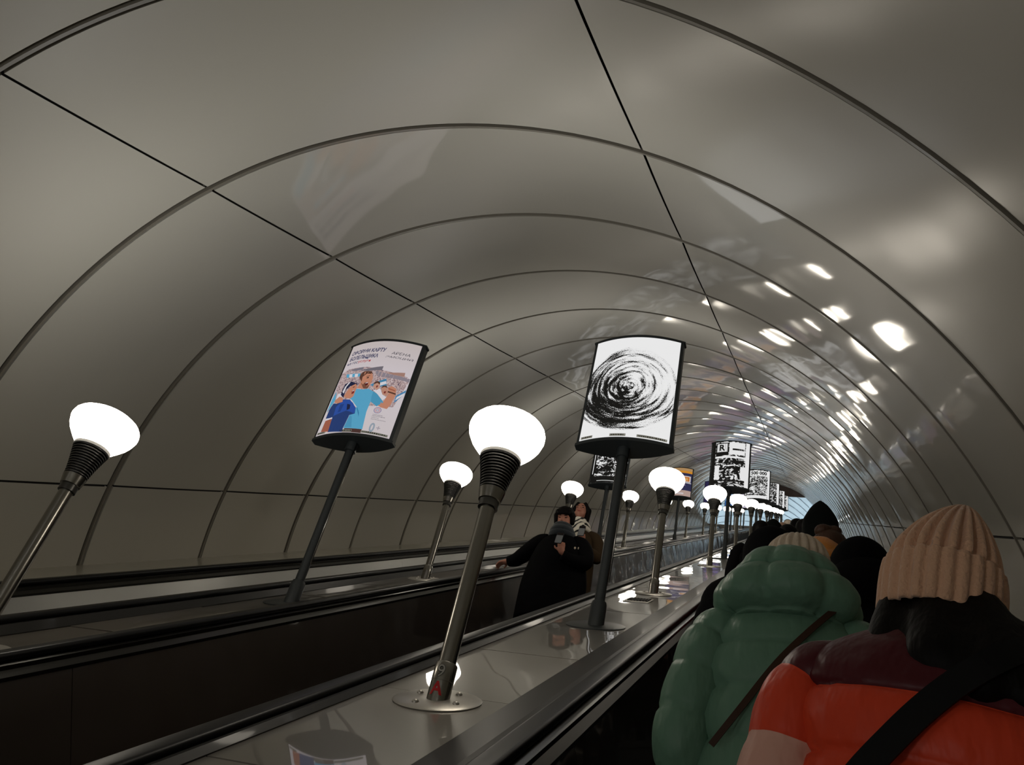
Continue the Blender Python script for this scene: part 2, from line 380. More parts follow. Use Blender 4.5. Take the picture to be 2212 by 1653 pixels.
o = obj('lettering', sleeve_text('9', .100, .047, M_LWHT, ang, .0, .0444), first_lamp); tag(o, 'silver inner stroke of the 9')
o = obj('lettering', sleeve_text('A', .035, .05, M_LRED, ang, .03, .0442), first_lamp); tag(o, 'red A')
# ---------------------------------------------------------------- advertising panels
PW, PZ0, PZ1, PB = .71, 1.36, 2.375, .085
def bulge(x, w=PW, b=PB): return .03+b*max(0, 1-(2*x/w)**2)
def lens(w, b, z0, z1, S=20):
    pts = [(-w/2+w*i/S) for i in range(S+1)]
    loop = [(x, -(.03+b*max(0, 1-(2*x/w)**2))) for x in pts] + [(x, .03+b*max(0, 1-(2*x/w)**2)) for x in reversed(pts)]
    n = len(loop); v = [Vector((x, y, z)) for z in (z0, z1) for x, y in loop]
    f = [(i, (i+1) % n, (i+1) % n+n, i+n) for i in range(n)] + [tuple(range(n))[::-1], tuple(range(n, 2*n))]
    return v, f
def lens_mesh(name, w, b, z0, z1, m): 
    return smooth_by_angle(mesh(name, *lens(w, b, z0, z1), m), 40)
PM = dict(body=lens_mesh('panel_body', PW, PB, PZ0+.006, PZ1-.006, M_FRAME), top=lens_mesh('top_cap', PW+.02, PB+.008, PZ1-.014, PZ1, M_FRAME),
          bot=lens_mesh('bottom_cap', PW+.02, PB+.008, PZ0, PZ0+.022, M_FRAME))
UW, V0, V1 = .665, PZ0+.03, PZ1-.022
def pos(u, v, lift, side=-1):
    x = (u-.5)*UW*(1 if side < 0 else -1); return Vector((x, side*(bulge(x)+lift), V0+v*(V1-V0)))
def poster_base(m, side=-1, lift=.003):
    S = 16; v = []; f = []
    for i in range(S+1):
        for j in (0, 1): v.append(pos(i/S, j, lift, side))
    for i in range(S): f.append((2*i, 2*i+2, 2*i+3, 2*i+1))
    me = mesh('poster', v, f, m, True); uv = me.uv_layers.new(name='UVMap')
    for p in me.polygons:
        for li in p.loop_indices:
            vi = me.loops[li].vertex_index; uv.data[li].uv = ((vi//2)/S, vi % 2)
    return me
def print_poly(pts, m, lift, name='print', faces=None):
    """flat printed shape on the curved poster, sliced so that it follows the curve"""
    bm = bmesh.new(); vs = [bm.verts.new((u, v, 0)) for u, v in pts]
    if faces is None: bm.faces.new(vs)
    else:
        for f in faces:
            try: bm.faces.new([vs[i] for i in f])
            except ValueError: pass
    u0 = min(p[0] for p in pts); u1 = max(p[0] for p in pts)
    if faces is None:
        bmesh.ops.triangulate(bm, faces=bm.faces[:])
        n = int((u1-u0)/.05)
        for i in range(1, n+1):
            bmesh.ops.bisect_plane(bm, geom=bm.verts[:]+bm.edges[:]+bm.faces[:], plane_co=(u0+(u1-u0)*i/(n+1), 0, 0), plane_no=(1, 0, 0))
    bm.verts.index_update()
    v = [pos(min(.999, max(.001, q.co.x)), min(.999, max(.001, q.co.y)), lift) for q in bm.verts]; f = [tuple(q.index for q in p.verts) for p in bm.faces]
    # face towards -Y
    bm.free(); me = mesh(name, v, f, m); return me
v_, f_ = lathe([(.034, 0), (.034, PZ0+.02)], 24); PM['pole'] = smooth_by_angle(mesh('pole', v_, f_, M_FRAME), 40)
v_, f_ = lathe([(.052, -.03), (.052, .14), (.046, .16), (.034, .165)], 24); PM['sleeve'] = smooth_by_angle(mesh('sleeve', v_, f_, M_FRAME), 40)
v_, f_ = lathe([(.046, PZ0-.075), (.046, PZ0+.004)], 24); PM['neck_collar'] = smooth_by_angle(mesh('neck_collar', v_, f_, M_FRAME), 40)
v_, f_ = lathe([(.19, -.001), (.19, .004), (.18, .008), (.03, .008)], 36); PM['base_plate'] = smooth_by_angle(mesh('base_plate', [R30 @ q for q in v_], f_, M_FRAME), 40)
v_, f_ = lathe([(.006, .30), (.006, PZ0+.01)], 8); PM['conduit'] = mesh('conduit', [q+Vector((.043, -.012, 0)) for q in v_], f_, M_STEEL2, True)
M_BACKP = emat('back_poster_light', srgb(190, 180, 178), .35)
BACKP = poster_base(M_BACKP, side=1)
def panel(x, a, n, label, group, front_mat):
    e = empty('advertising_panel', T(x, a, n), label, 'sign', group)
    for nm, key in (('panel_body', 'body'), ('top_cap', 'top'), ('bottom_cap', 'bot'), ('pole', 'pole'), ('sleeve', 'sleeve'), ('neck_collar', 'neck_collar'), ('base_plate', 'base_plate'), ('conduit', 'conduit')):
        obj(nm, PM[key], e)
    p = obj('poster', poster_base(front_mat), e); obj('back_poster', BACKP, e)
    return e, p
PAPER = srgb(232, 222, 224)
def nodes(m): return m.node_tree, m.node_tree.nodes, m.node_tree.links
def emis_tree(name, s=1.0):
    m = emat(name, (1, 1, 1, 1), s); nt, N, L = nodes(m); return m, nt, N, L, N['Principled BSDF'].inputs['Emission Color']
def math_(N, L, op, a, b=None, c=None):
    q = N.new('ShaderNodeMath'); q.operation = op
    for i, x in enumerate((a, b, c)):
        if x is None: continue
        if isinstance(x, (int, float)): q.inputs[i].default_value = x
        else: L.new(x, q.inputs[i])
    return q.outputs[0]
def ramp(N, L, fac, stops, interp='LINEAR'):
    r = N.new('ShaderNodeValToRGB'); r.color_ramp.interpolation = interp; e = r.color_ramp.elements
    while len(e) < len(stops): e.new(.5)
    for el, (p, c) in zip(e, stops): el.position = p; el.color = c
    L.new(fac, r.inputs[0]); return r.outputs[0]
def noise(N, L, vec, scale, detail=2, dist=0, rough=.5):
    q = N.new('ShaderNodeTexNoise'); q.inputs['Scale'].default_value = scale; q.inputs['Detail'].default_value = detail
    q.inputs['Distortion'].default_value = dist; q.inputs['Roughness'].default_value = rough; L.new(vec, q.inputs['Vector']); return q.outputs['Fac']
def comb(N, L, x, y, z=0):
    q = N.new('ShaderNodeCombineXYZ')
    for i, t in enumerate((x, y, z)):
        if isinstance(t, (int, float)): q.inputs[i].default_value = t
        else: L.new(t, q.inputs[i])
    return q.outputs[0]
WHT, BLK = srgb(236, 236, 236), (0, 0, 0, 1)
def swirl_mat():
    m, nt, N, L, out = emis_tree('swirl_print', .95)
    tc = N.new('ShaderNodeTexCoord'); sp = N.new('ShaderNodeSeparateXYZ'); L.new(tc.outputs['UV'], sp.inputs[0])
    u, v = sp.outputs[0], sp.outputs[1]
    x = math_(N, L, 'MULTIPLY', math_(N, L, 'SUBTRACT', u, .49), .69); y = math_(N, L, 'SUBTRACT', v, .49)
    r = math_(N, L, 'SQRT', math_(N, L, 'ADD', math_(N, L, 'MULTIPLY', x, x), math_(N, L, 'MULTIPLY', y, y)))
    ir = math_(N, L, 'DIVIDE', 1.0, math_(N, L, 'ADD', r, .02))
    cx, cy = math_(N, L, 'MULTIPLY', x, ir), math_(N, L, 'MULTIPLY', y, ir)
    ringv = comb(N, L, math_(N, L, 'MULTIPLY', r, 24), math_(N, L, 'MULTIPLY', cx, .9), math_(N, L, 'MULTIPLY', cy, .9))
    n1 = noise(N, L, ringv, 1.6, 4, 0, .6)
    grain = noise(N, L, comb(N, L, math_(N, L, 'MULTIPLY', u, .69), v), 150, 2)
    t = math_(N, L, 'ADD', n1, math_(N, L, 'MULTIPLY', math_(N, L, 'SUBTRACT', grain, .5), .55))
    # the ink is heavier low and left, lighter up and right
    t = math_(N, L, 'ADD', t, math_(N, L, 'MULTIPLY', math_(N, L, 'ADD', cx, cy), .085))
    edge = math_(N, L, 'MULTIPLY', math_(N, L, 'MAXIMUM', math_(N, L, 'SUBTRACT', r, .37), 0), 4.0)
    t = math_(N, L, 'ADD', t, edge)
    c = ramp(N, L, t, [(.49, BLK), (.525, srgb(222, 222, 222)), (.64, WHT)]); L.new(c, out); return m
def scribble_mat(name, scale, thr, sx=1, sy=1, seed=0, dark=False, s=.9):
    m, nt, N, L, out = emis_tree(name, s)
    tc = N.new('ShaderNodeTexCoord'); mp = N.new('ShaderNodeMapping'); mp.inputs['Scale'].default_value = (.69*sx, sy, 1); mp.inputs['Location'].default_value = (seed, seed*1.7, seed*.3)
    L.new(tc.outputs['UV'], mp.inputs[0])
    n1 = noise(N, L, mp.outputs[0], scale, 5, 1.8, .62)
    c = ramp(N, L, n1, [(thr-.03, BLK), (thr+.03, WHT)]); L.new(c, out); return m
GN, GF = 'advertising panels on the near deck', 'advertising panels on the far deck'
MK = {}
def em(rgb, s=.72):
    if rgb not in MK: MK[rgb] = emat('print_%d' % len(MK), srgb(*rgb), s)
    return MK[rgb]
def rect(u0, v0, u1, v1): return [(u0, v0), (u1, v0), (u1, v1), (u0, v1)]
def prints(p, items, base=.004):
    for i, (pts, m) in enumerate(items): obj('printed_shape', print_poly(pts, m, base+.0001*i), p)
def lettering(p, s, u0, u1, v0, v1, m, lift=.0095, shear=0, bold=0, label=None):
    v, f = fit_text(s, u0, u1, v0, v1, shear, bold); o = obj('lettering', print_poly(v, m, lift, 'lettering', f), p)
    if label: tag(o, label)
def plates(e):
    for u0, u1 in ((.02, .16), (.36, .54), (.66, .98)):
        o = obj('name_plate', print_poly(rect(u0, .005, u1, .028), em((170, 168, 155), .5), .008, 'name_plate'), e)
        q = u0+.015
        while q < u1-.02:
            wd = random.uniform(.008, .02); obj('plate_mark', print_poly(rect(q, .010, q+wd, .023), em((70, 66, 55), .3), .0086, 'plate_mark'), o); q += wd+.007
# --- near deck: swirl
e, p = panel(XR+.035, AR+.5*SP, NR, 'big panel showing a black and white swirl of rings', GN, swirl_mat()); plates(e)
# --- near deck 2.5
KB, KW = em((4, 4, 4), .9), em((236, 236, 236), .9)
e, p = panel(XR, AR+2.5*SP, NR, 'second panel on the near deck, black and white print with a boxed R', GN, scribble_mat('scribble_a', 9, .53, 1, 1.2, 1.3))
prints(p, [(rect(0, 0, .09, 1), KB), (rect(.90, 0, 1, 1), KW), (rect(.10, .68, .44, .97), KB), (rect(.13, .76, .41, .95), KW), (rect(.46, .70, .88, .98), KW), (rect(.55, .80, .86, .84), KB),
           (rect(.09, .62, .9, .66), KW), (rect(.56, .50, .86, .57), KB), (rect(.10, .14, .22, .44), KW), (rect(.78, .14, .9, .44), KW), ([(.34, .15), (.30, .30), (.42, .42), (.60, .45), (.72, .36), (.80, .16), (.74, .15), (.66, .33), (.56, .39), (.42, .36), (.37, .28), (.42, .17)], KB), (rect(.09, .10, .9, .13), KB), (rect(.1, .05, .9, .065), KB)])
lettering(p, 'R', .19, .35, .785, .925, KB, bold=.03)
# --- near deck 4.5
e, p = panel(XR, AR+4.5*SP, NR, 'third panel on the near deck, black and white print headed 2 500 000', GN, scribble_mat('scribble_b', 11, .52, 1, 1.3, 4.1))
prints(p, [(rect(.92, 0, 1, 1), KW), (rect(.02, .79, .92, .97), KW), (rect(0, 0, .9, .10), KW), (rect(.05, .12, .9, .14), KB)])
lettering(p, '2 500 000', .06, .88, .82, .94, KB, bold=.04)
for i, nm in ((3, 'fourth'), (4, 'fifth'), (5, 'sixth')):
    e, p = panel(XR, AR+(2*i+.5)*SP, NR, '%s panel up the near deck, black and white print' % nm, GN, scribble_mat('scribble_%d' % i, 9, .55, 1.2, 1, i*2.7))
    prints(p, [(rect(.88, 0, 1, 1), KW), (rect(0, .0, .88, .08), KB)])
# --- far deck: the supporters poster
def crowd_mat():
    m, nt, N, L, out = emis_tree('crowd_print', .72)
    tc = N.new('ShaderNodeTexCoord'); n1 = noise(N, L, tc.outputs['Object'], 75, 3, .5, .7)
    L.new(ramp(N, L, n1, [(.34, srgb(84, 74, 100)), (.45, srgb(176, 150, 150)), (.55, srgb(205, 180, 178)), (.66, srgb(226, 214, 220))]), out); return m
def paper_mat():
    m, nt, N, L, out = emis_tree('paper_print', .72)
    tc = N.new('ShaderNodeTexCoord'); sp = N.new('ShaderNodeSeparateXYZ'); L.new(tc.outputs['UV'], sp.inputs[0])
    L.new(ramp(N, L, sp.outputs[1], [(0, srgb(222, 212, 214)), (.6, srgb(226, 216, 222)), (1, srgb(214, 202, 200))]), out); return m
e, p = panel(XL+.065, AL+.5*SP, NL, 'panel on the far deck with two cheering football supporters in blue', GF, paper_mat()); plates(e)
SK, SK2 = em((206, 140, 112)), em((170, 98, 76)); NV, DN = em((32, 44, 92)), em((22, 30, 66)); LB = em((92, 176, 214)); RB = em((40, 82, 170)); WH = em((232, 228, 234)); BR = em((92, 58, 46))
items = [
 ([(0.003, 0.679), (0.103, 0.709), (0.417, 0.702), (0.639, 0.669), (0.963, 0.636), (0.996, 0.604), (0.922, 0.304), (0.635, 0.279), (0.448, 0.38), (0.101, 0.326), (0.032, 0.248)], crowd_mat()),
 ([(0.524, 0.66), (0.716, 0.635), (0.998, 0.624), (0.996, 0.589), (0.596, 0.597)], em((150, 140, 150))),
 ([(0.137, 0.694), (0.346, 0.705), (0.353, 0.675), (0.227, 0.67)], em((128, 124, 136))), ([(0.305, 0.667), (0.628, 0.712), (0.627, 0.667), (0.44, 0.655)], em((120, 114, 124))),
 ([(0.69, 0.642), (0.919, 0.676), (0.925, 0.634), (0.798, 0.632)], em((176, 136, 122))),
 ([(0.101, 0.652), (0.35, 0.63), (0.354, 0.596), (0.129, 0.609)], LB), ([(0.156, 0.645), (0.21, 0.639), (0.223, 0.601), (0.172, 0.605)], WH), ([(0.251, 0.635), (0.304, 0.631), (0.313, 0.595), (0.266, 0.598)], WH),
 ([(0.542, 0.498), (0.623, 0.54), (0.724, 0.582), (0.76, 0.505), (0.627, 0.479)], em((70, 140, 180))), ([(0.622, 0.517), (0.731, 0.555), (0.75, 0.528), (0.66, 0.49)], WH),
 ([(0.907, 0.42), (0.999, 0.505), (0.999, 0.463), (0.914, 0.348)], em((70, 140, 190))), ([(0.922, 0.413), (0.995, 0.476), (0.994, 0.451), (0.917, 0.375)], WH),
 ([(0.019, 0.385), (0.048, 0.472), (0.094, 0.363), (0.023, 0.24)], LB), ([(0.096, 0.336), (0.092, 0.437), (0.169, 0.434), (0.179, 0.391), (0.103, 0.357)], WH),
 ([(0.602, 0.451), (0.654, 0.448), (0.693, 0.473), (0.747, 0.411), (0.808, 0.389), (0.776, 0.35), (0.686, 0.408)], WH),
 ([(0.595, 0.479), (0.59, 0.516), (0.625, 0.536), (0.672, 0.518), (0.681, 0.472), (0.652, 0.452)], em((208, 158, 136))), ([(0.705, 0.473), (0.726, 0.498), (0.775, 0.488), (0.811, 0.435), (0.802, 0.402), (0.747, 0.411)], em((200, 146, 124))),
 ([(.59, .505), (.592, .532), (.625, .546), (.665, .534), (.672, .51), (.63, .525)], BR), ([(.705, .475), (.715, .503), (.76, .508), (.78, .485), (.74, .492)], BR),
 ([(.632, .495), (.655, .5), (.655, .478), (.638, .472)], em((130, 50, 44))), ([(.755, .445), (.78, .45), (.778, .425), (.757, .425)], em((130, 50, 44))),
 ([(0.429, 0.041), (0.661, 0.039), (0.664, 0.001), (0.41, 0.002)], em((78, 48, 44))),
 ([(0.371, 0.458), (0.465, 0.448), (0.55, 0.456), (0.686, 0.408), (0.796, 0.333), (0.732, 0.283), (0.638, 0.324), (0.636, 0.252), (0.635, 0.216), (0.667, 0.039), (0.411, 0.042), (0.427, 0.175), (0.483, 0.261), (0.369, 0.339), (0.325, 0.352)], LB),
 ([(.48, .26), (.53, .22), (.56, .16), (.545, .20), (.50, .25)], em((56, 130, 176))), ([(.43, .175), (.47, .16), (.52, .05), (.42, .05)], em((80, 160, 200))),
 ([(0.723, 0.302), (0.796, 0.347), (0.817, 0.436), (0.781, 0.488), (0.827, 0.512), (0.887, 0.491), (0.903, 0.428), (0.885, 0.316), (0.861, 0.273), (0.784, 0.278)], SK),
 ([(0.625, 0.378), (0.623, 0.433), (0.686, 0.408), (0.796, 0.333), (0.733, 0.282), (0.642, 0.322)], em((76, 160, 198))),
 ([(.80, .455), (.90, .445), (.902, .43), (.80, .44)], BR), ([(.79, .488), (.88, .475), (.885, .463), (.80, .472)], SK2),
 ([(0.381, 0.465), (0.401, 0.526), (0.354, 0.582), (0.356, 0.629), (0.431, 0.648), (0.521, 0.621), (0.55, 0.573), (0.552, 0.516), (0.535, 0.46), (0.474, 0.454)], SK),
 ([(0.353, 0.58), (0.344, 0.621), (0.386, 0.652), (0.495, 0.650), (0.53, 0.616), (0.443, 0.623), (0.396, 0.588), (0.407, 0.535)], BR),
 ([(0.399, 0.529), (0.445, 0.5), (0.46, 0.523), (0.482, 0.529), (0.48, 0.494), (0.506, 0.48), (0.537, 0.502), (0.535, 0.459), (0.473, 0.457)], em((124, 80, 62))),
 ([(0.463, 0.516), (0.508, 0.528), (0.517, 0.496), (0.492, 0.484)], em((96, 26, 24))), ([(.472, .518), (.505, .526), (.507, .519), (.474, .512)], WH),
 ([(0.46, 0.578), (0.488, 0.586), (0.493, 0.574), (0.467, 0.567)], em((52, 34, 30))), ([(.45, .592), (.50, .603), (.50, .597), (.452, .586)], BR),
 ([(0.155, 0.413), (0.148, 0.474), (0.158, 0.529), (0.236, 0.551), (0.355, 0.516), (0.364, 0.477), (0.264, 0.496), (0.208, 0.457), (0.227, 0.372)], DN),
 ([(0.164, 0.444), (0.174, 0.498), (0.208, 0.542), (0.239, 0.544), (0.201, 0.495), (0.199, 0.421)], WH),
 ([(0.218, 0.389), (0.24, 0.443), (0.277, 0.495), (0.337, 0.515), (0.375, 0.477), (0.374, 0.449), (0.373, 0.431), (0.375, 0.375), (0.338, 0.351), (0.268, 0.365)], SK),
 ([(0.32, 0.435), (0.351, 0.449), (0.364, 0.411), (0.332, 0.4)], em((128, 28, 34))), ([(.327, .437), (.35, .446), (.353, .439), (.33, .43)], WH), ([(0.309, 0.478), (0.335, 0.486), (0.339, 0.479), (0.316, 0.471)], em((48, 30, 30))),
 ([(0.088, 0.328), (0.156, 0.318), (0.237, 0.352), (0.343, 0.342), (0.475, 0.253), (0.494, 0.19), (0.427, 0.175), (0.411, 0.042), (0.413, 0.002), (0.196, 0.013), (0.176, 0.164), (0.06, 0.172), (0.057, 0.27)], em((34, 62, 122))),
 ([(0.163, 0.281), (0.24, 0.347), (0.345, 0.337), (0.413, 0.3), (0.479, 0.244), (0.487, 0.19), (0.409, 0.212), (0.353, 0.224), (0.179, 0.181)], RB), ([(0.328, 0.298), (0.384, 0.284), (0.395, 0.239), (0.357, 0.228)], DN),
 ([(.22, .30), (.28, .30), (.27, .22), (.23, .215)], em((30, 66, 140))),
 ([(0.062, 0.163), (0.172, 0.17), (0.181, 0.154), (0.078, 0.147)], WH), ([(0.074, 0.099), (0.075, 0.146), (0.177, 0.154), (0.2, 0.017), (0.074, 0.03)], SK2),
 ([(0.094, 0.363), (0.152, 0.395), (0.225, 0.363), (0.239, 0.325), (0.156, 0.318), (0.1, 0.339)], SK)]
prints(p, items)
TX = em((34, 44, 92)); TR = em((190, 40, 48))
lettering(p, 'ОФОРМИ КАРТУ', .058, .585, .868, .918, TX, shear=.12, bold=.03, label='dark blue heading line')
lettering(p, 'БОЛЕЛЬЩИКА', .058, .50, .795, .85, TX, shear=.12, bold=.03)
lettering(p, 'на гос', .05, .222, .757, .783, TX, bold=.012); lettering(p, 'услуги', .226, .418, .752, .783, TR, bold=.012, label='red half of the third line')
TG = em((60, 60, 74)); lettering(p, 'АРЕНА', .67, .91, .848, .878, TG, shear=.2); lettering(p, 'ЭМОЦИЙ', .61, .965, .802, .834, TG, shear=.2)
for i, (s, uu) in enumerate((('Скачайте', .845), ('приложение', .88), ('Карта', .81), ('болельщика', .90))): lettering(p, s, .725, uu, .192-.016*i, .202-.016*i, TG)
lettering(p, '0', .742, .806, .022, .115, em((160, 172, 186)), bold=.03); lettering(p, '+', .825, .872, .055, .09, em((176, 168, 178)), bold=.02)
def annulus(uc, vc, r0, r1, S=24):
    pts = [(uc+r*math.cos(2*PI*i/S)/UW, vc+r*math.sin(2*PI*i/S)/(V1-V0)) for r in (r0, r1) for i in range(S)]
    return pts, [(i, (i+1) % S, (i+1) % S+S, i+S) for i in range(S)]
for r0, r1, c in ((.026, .030, (90, 80, 150)), (.017, .020, (196, 70, 80)), (.007, .010, (60, 90, 160))):
    pts, f = annulus(.765, .243, r0, r1); obj('round_emblem', print_poly(pts, em(c), .0095, 'round_emblem', f), p)
# --- far deck others
e, p = panel(XL, AL+2.5*SP, NL, 'second panel on the far deck, black print with white scribbles', GF, scribble_mat('scribble_c', 8, .56, 1, 1.3, 7.7))
prints(p, [(rect(0, .0, 1, .14), KB), (rect(.0, .14, .10, 1), KB), (rect(.03, .2, .05, .98), KW), (rect(.12, .88, .3, .98), KB), (rect(.2, .03, .75, .04), KW)])
e, p = panel(XL, AL+4.5*SP, NL, 'panel on the far deck with gold top and navy middle', GF, em((44, 44, 84)))
prints(p, [(rect(0, .86, 1, 1), em((190, 150, 100))), (rect(0, .82, 1, .90), em((226, 150, 40))), (rect(.55, .50, .95, .72), em((232, 222, 214))), (rect(.60, .53, .90, .69), em((214, 120, 40))), (rect(.66, .56, .84, .64), em((236, 190, 120))),
           (rect(.2, .46, .98, .485), WH), (rect(.05, .6, .4, .68), WH), (rect(.6, .37, .75, .40), em((160, 130, 170))), (rect(0, 0, 1, .2), em((196, 168, 158))), (rect(.35, .06, .7, .11), WH), (rect(.05, .3, .5, .42), em((60, 60, 120)))])
e, p = panel(XL, AL+6.5*SP, NL, 'panel on the far deck with pink lines on navy', GF, em((40, 36, 78)))
prints(p, [(rect(.2, .72, .9, .78), em((230, 120, 190))), (rect(.15, .6, .8, .64), em((236, 200, 230))), (rect(.15, .5, .8, .54), em((220, 100, 170))), (rect(.1, .1, .9, .35), em((90, 70, 150)))])
e, p = panel(XL, AL+8.5*SP, NL, 'panel on the far deck in white and sky blue', GF, em((150, 190, 226)))
prints(p, [(rect(.1, .75, .9, .9), WH), (rect(.0, .0, 1, .3), em((40, 110, 190))), (rect(.3, .35, .7, .6), WH)])
e, p = panel(XL, AL+10.5*SP, NL, 'last panel on the far deck, pale with a lilac band', GF, em((214, 208, 226)))
prints(p, [(rect(.1, .3, .9, .5), em((150, 130, 200))), (rect(.1, .7, .9, .8), em((90, 120, 190)))])
#PEOPLE#
# ---------------------------------------------------------------- people
_mat0 = mat
def mat(name, col, rough=.5, spec=.18, **k): return _mat0(name, col, rough=rough, spec=spec, **k)
M_SKIN = mat('skin', srgb(168, 116, 96), rough=.55); M_HAIR = mat('dark_hair', srgb(11, 8, 7), rough=.6, spec=.1, bump=dict(scale=60, dist=.004, detail=2, obj=True, scale3=(1, 1, .15)))
M_BHAIR = mat('brown_hair', srgb(62, 42, 30), rough=.5, bump=dict(scale=70, dist=.004, detail=2, obj=True, scale3=(1, 1, .15)))
M_BLACK = mat('black_cloth', srgb(7, 7, 9), rough=.85, spec=.06, bump=dict(scale=9, dist=.01, detail=3, obj=True)); M_DKGRN = mat('dark_green_cloth', srgb(12, 15, 13), rough=.85, spec=.08)
M_NAVY = mat('navy_cloth', srgb(15, 18, 32), rough=.7); M_JEAN = mat('dark_trousers', srgb(13, 13, 15), rough=.85); M_SHOE = mat('black_shoe', srgb(20, 20, 20), rough=.5)
PUF = lambda n, c, r=.42: mat(n, c, rough=r, bump=dict(scale=16, dist=.012, detail=3, obj=True, scale3=(1, 1, .45)))
M_GREEN = PUF('green_puffer', srgb(98, 132, 112)); M_MAROON = PUF('maroon_nylon', srgb(74, 24, 30)); M_ORANGE = PUF('orange_nylon', srgb(206, 66, 38)); M_PINK = PUF('pale_pink_nylon', srgb(206, 158, 142))
KN = lambda n, c: mat(n, c, rough=.95, sheen=.3, bump=dict(scale=130, dist=.004, detail=2, obj=True))
M_BEIGE = KN('beige_knit', srgb(206, 164, 134)); M_CREAM = KN('cream_knit', srgb(206, 188, 166)); M_MUST = KN('mustard_cloth', srgb(186, 118, 48)); M_GREY = KN('grey_knit', srgb(46, 51, 55))
M_OLIVE = mat('olive_coat', srgb(62, 48, 32), rough=.85); M_LIP = mat('lips', srgb(150, 72, 66), rough=.5); M_EYE = mat('eye', srgb(26, 18, 16), rough=.3)
M_STRAPB = mat('black_strap', srgb(7, 7, 8), rough=.6); M_STRAPN = mat('brown_leather_strap', srgb(58, 38, 26), rough=.5)
M_PHONE = mat('phone_case', srgb(40, 40, 44), rough=.3); M_PHONEB = mat('phone_back', srgb(120, 122, 124), rough=.3); M_REDC = mat('red_cloth', srgb(150, 24, 26), rough=.7)
M_PLAID = bpy.data.materials.new('black_white_scarf'); M_PLAID.use_nodes = True
_nt, _N, _L = nodes(M_PLAID); _tc = _N.new('ShaderNodeTexCoord'); _mp = _N.new('ShaderNodeMapping'); _mp.inputs['Rotation'].default_value = (.3, .5, .6); _L.new(_tc.outputs['Object'], _mp.inputs[0])
_w1 = _N.new('ShaderNodeTexWave'); _w1.inputs['Scale'].default_value = 5.5; _w1.inputs['Distortion'].default_value = 6; _w1.inputs['Detail'].default_value = 2; _L.new(_mp.outputs[0], _w1.inputs[0])
_L.new(ramp(_N, _L, _w1.outputs['Fac'], [(.16, srgb(24, 24, 24)), (.24, srgb(214, 206, 190)), (1, srgb(224, 216, 200))]), _N['Principled BSDF'].inputs['Base Color']); _N['Principled BSDF'].inputs['Roughness'].default_value = .9
def ev(o):
    dg = bpy.context.evaluated_depsgraph_get(); dg.update(); return bpy.data.meshes.new_from_object(o.evaluated_get(dg))
def add_cap(bm, p0, r0, p1, r1, seg=12, sub=1):
    p0, p1 = Vector(p0), Vector(p1); d = p1-p0; L = d.length
    z = d.normalized() if L > 1e-6 else Vector((0, 0, 1)); x = z.orthogonal().normalized(); y = z.cross(x)
    rows = [(-math.cos(t)*r0, math.sin(t)*r0) for t in [PI/2*i/4 for i in range(5)]] + [(L+math.sin(t)*r1, math.cos(t)*r1) for t in [PI/2*i/4 for i in range(5)]]
    vs = []
    for h, r in rows:
        r = max(r, 1e-4); vs.append([bm.verts.new(p0+z*h+(x*math.cos(2*PI*i/seg)+y*math.sin(2*PI*i/seg))*r) for i in range(seg)])
    for a, b in zip(vs, vs[1:]):
        for i in range(seg): bm.faces.new((a[i], a[(i+1) % seg], b[(i+1) % seg], b[i]))
    bm.faces.new(vs[0][::-1]); bm.faces.new(vs[-1])
def add_ell(bm, c, r, seg=16, rings=10, rot=None):
    M = Matrix.Translation(c) @ (rot.to_4x4() if rot else Matrix()) @ Matrix.Diagonal((r[0], r[1], r[2], 1)); bmesh.ops.create_uvsphere(bm, u_segments=seg, v_segments=rings, radius=1, matrix=M)
def blob(name, caps, ells, voxel, m, smooth=4):
    bm = bmesh.new()
    for c in caps: add_cap(bm, *c)
    for e_ in ells: add_ell(bm, *e_)
    me = bpy.data.meshes.new(name); bm.to_mesh(me); bm.free(); o = bpy.data.objects.new(name, me); COL.objects.link(o)
    q = o.modifiers.new('r', 'REMESH'); q.mode = 'VOXEL'; q.voxel_size = voxel
    q = o.modifiers.new('s', 'SMOOTH'); q.iterations = smooth; q.factor = .5
    r = ev(o); bpy.data.objects.remove(o); bpy.data.meshes.remove(me); r.name = name; r.materials.clear(); r.materials.append(m)
    r.polygons.foreach_set('use_smooth', [True]*len(r.polygons)); return r
def cr(P, t):
    n = len(P)-1; t = min(max(t, 0), n-1e-9); i = int(t); s = t-i; g = lambda k: P[min(max(k, 0), n)]
    p0, p1, p2, p3 = g(i-1), g(i), g(i+1), g(i+2)
    return [.5*(2*b+(c-a)*s+(2*a-5*b+4*c-d)*s*s+(3*b-a-3*c+d)*s**3) for a, b, c, d in zip(p0, p1, p2, p3)]
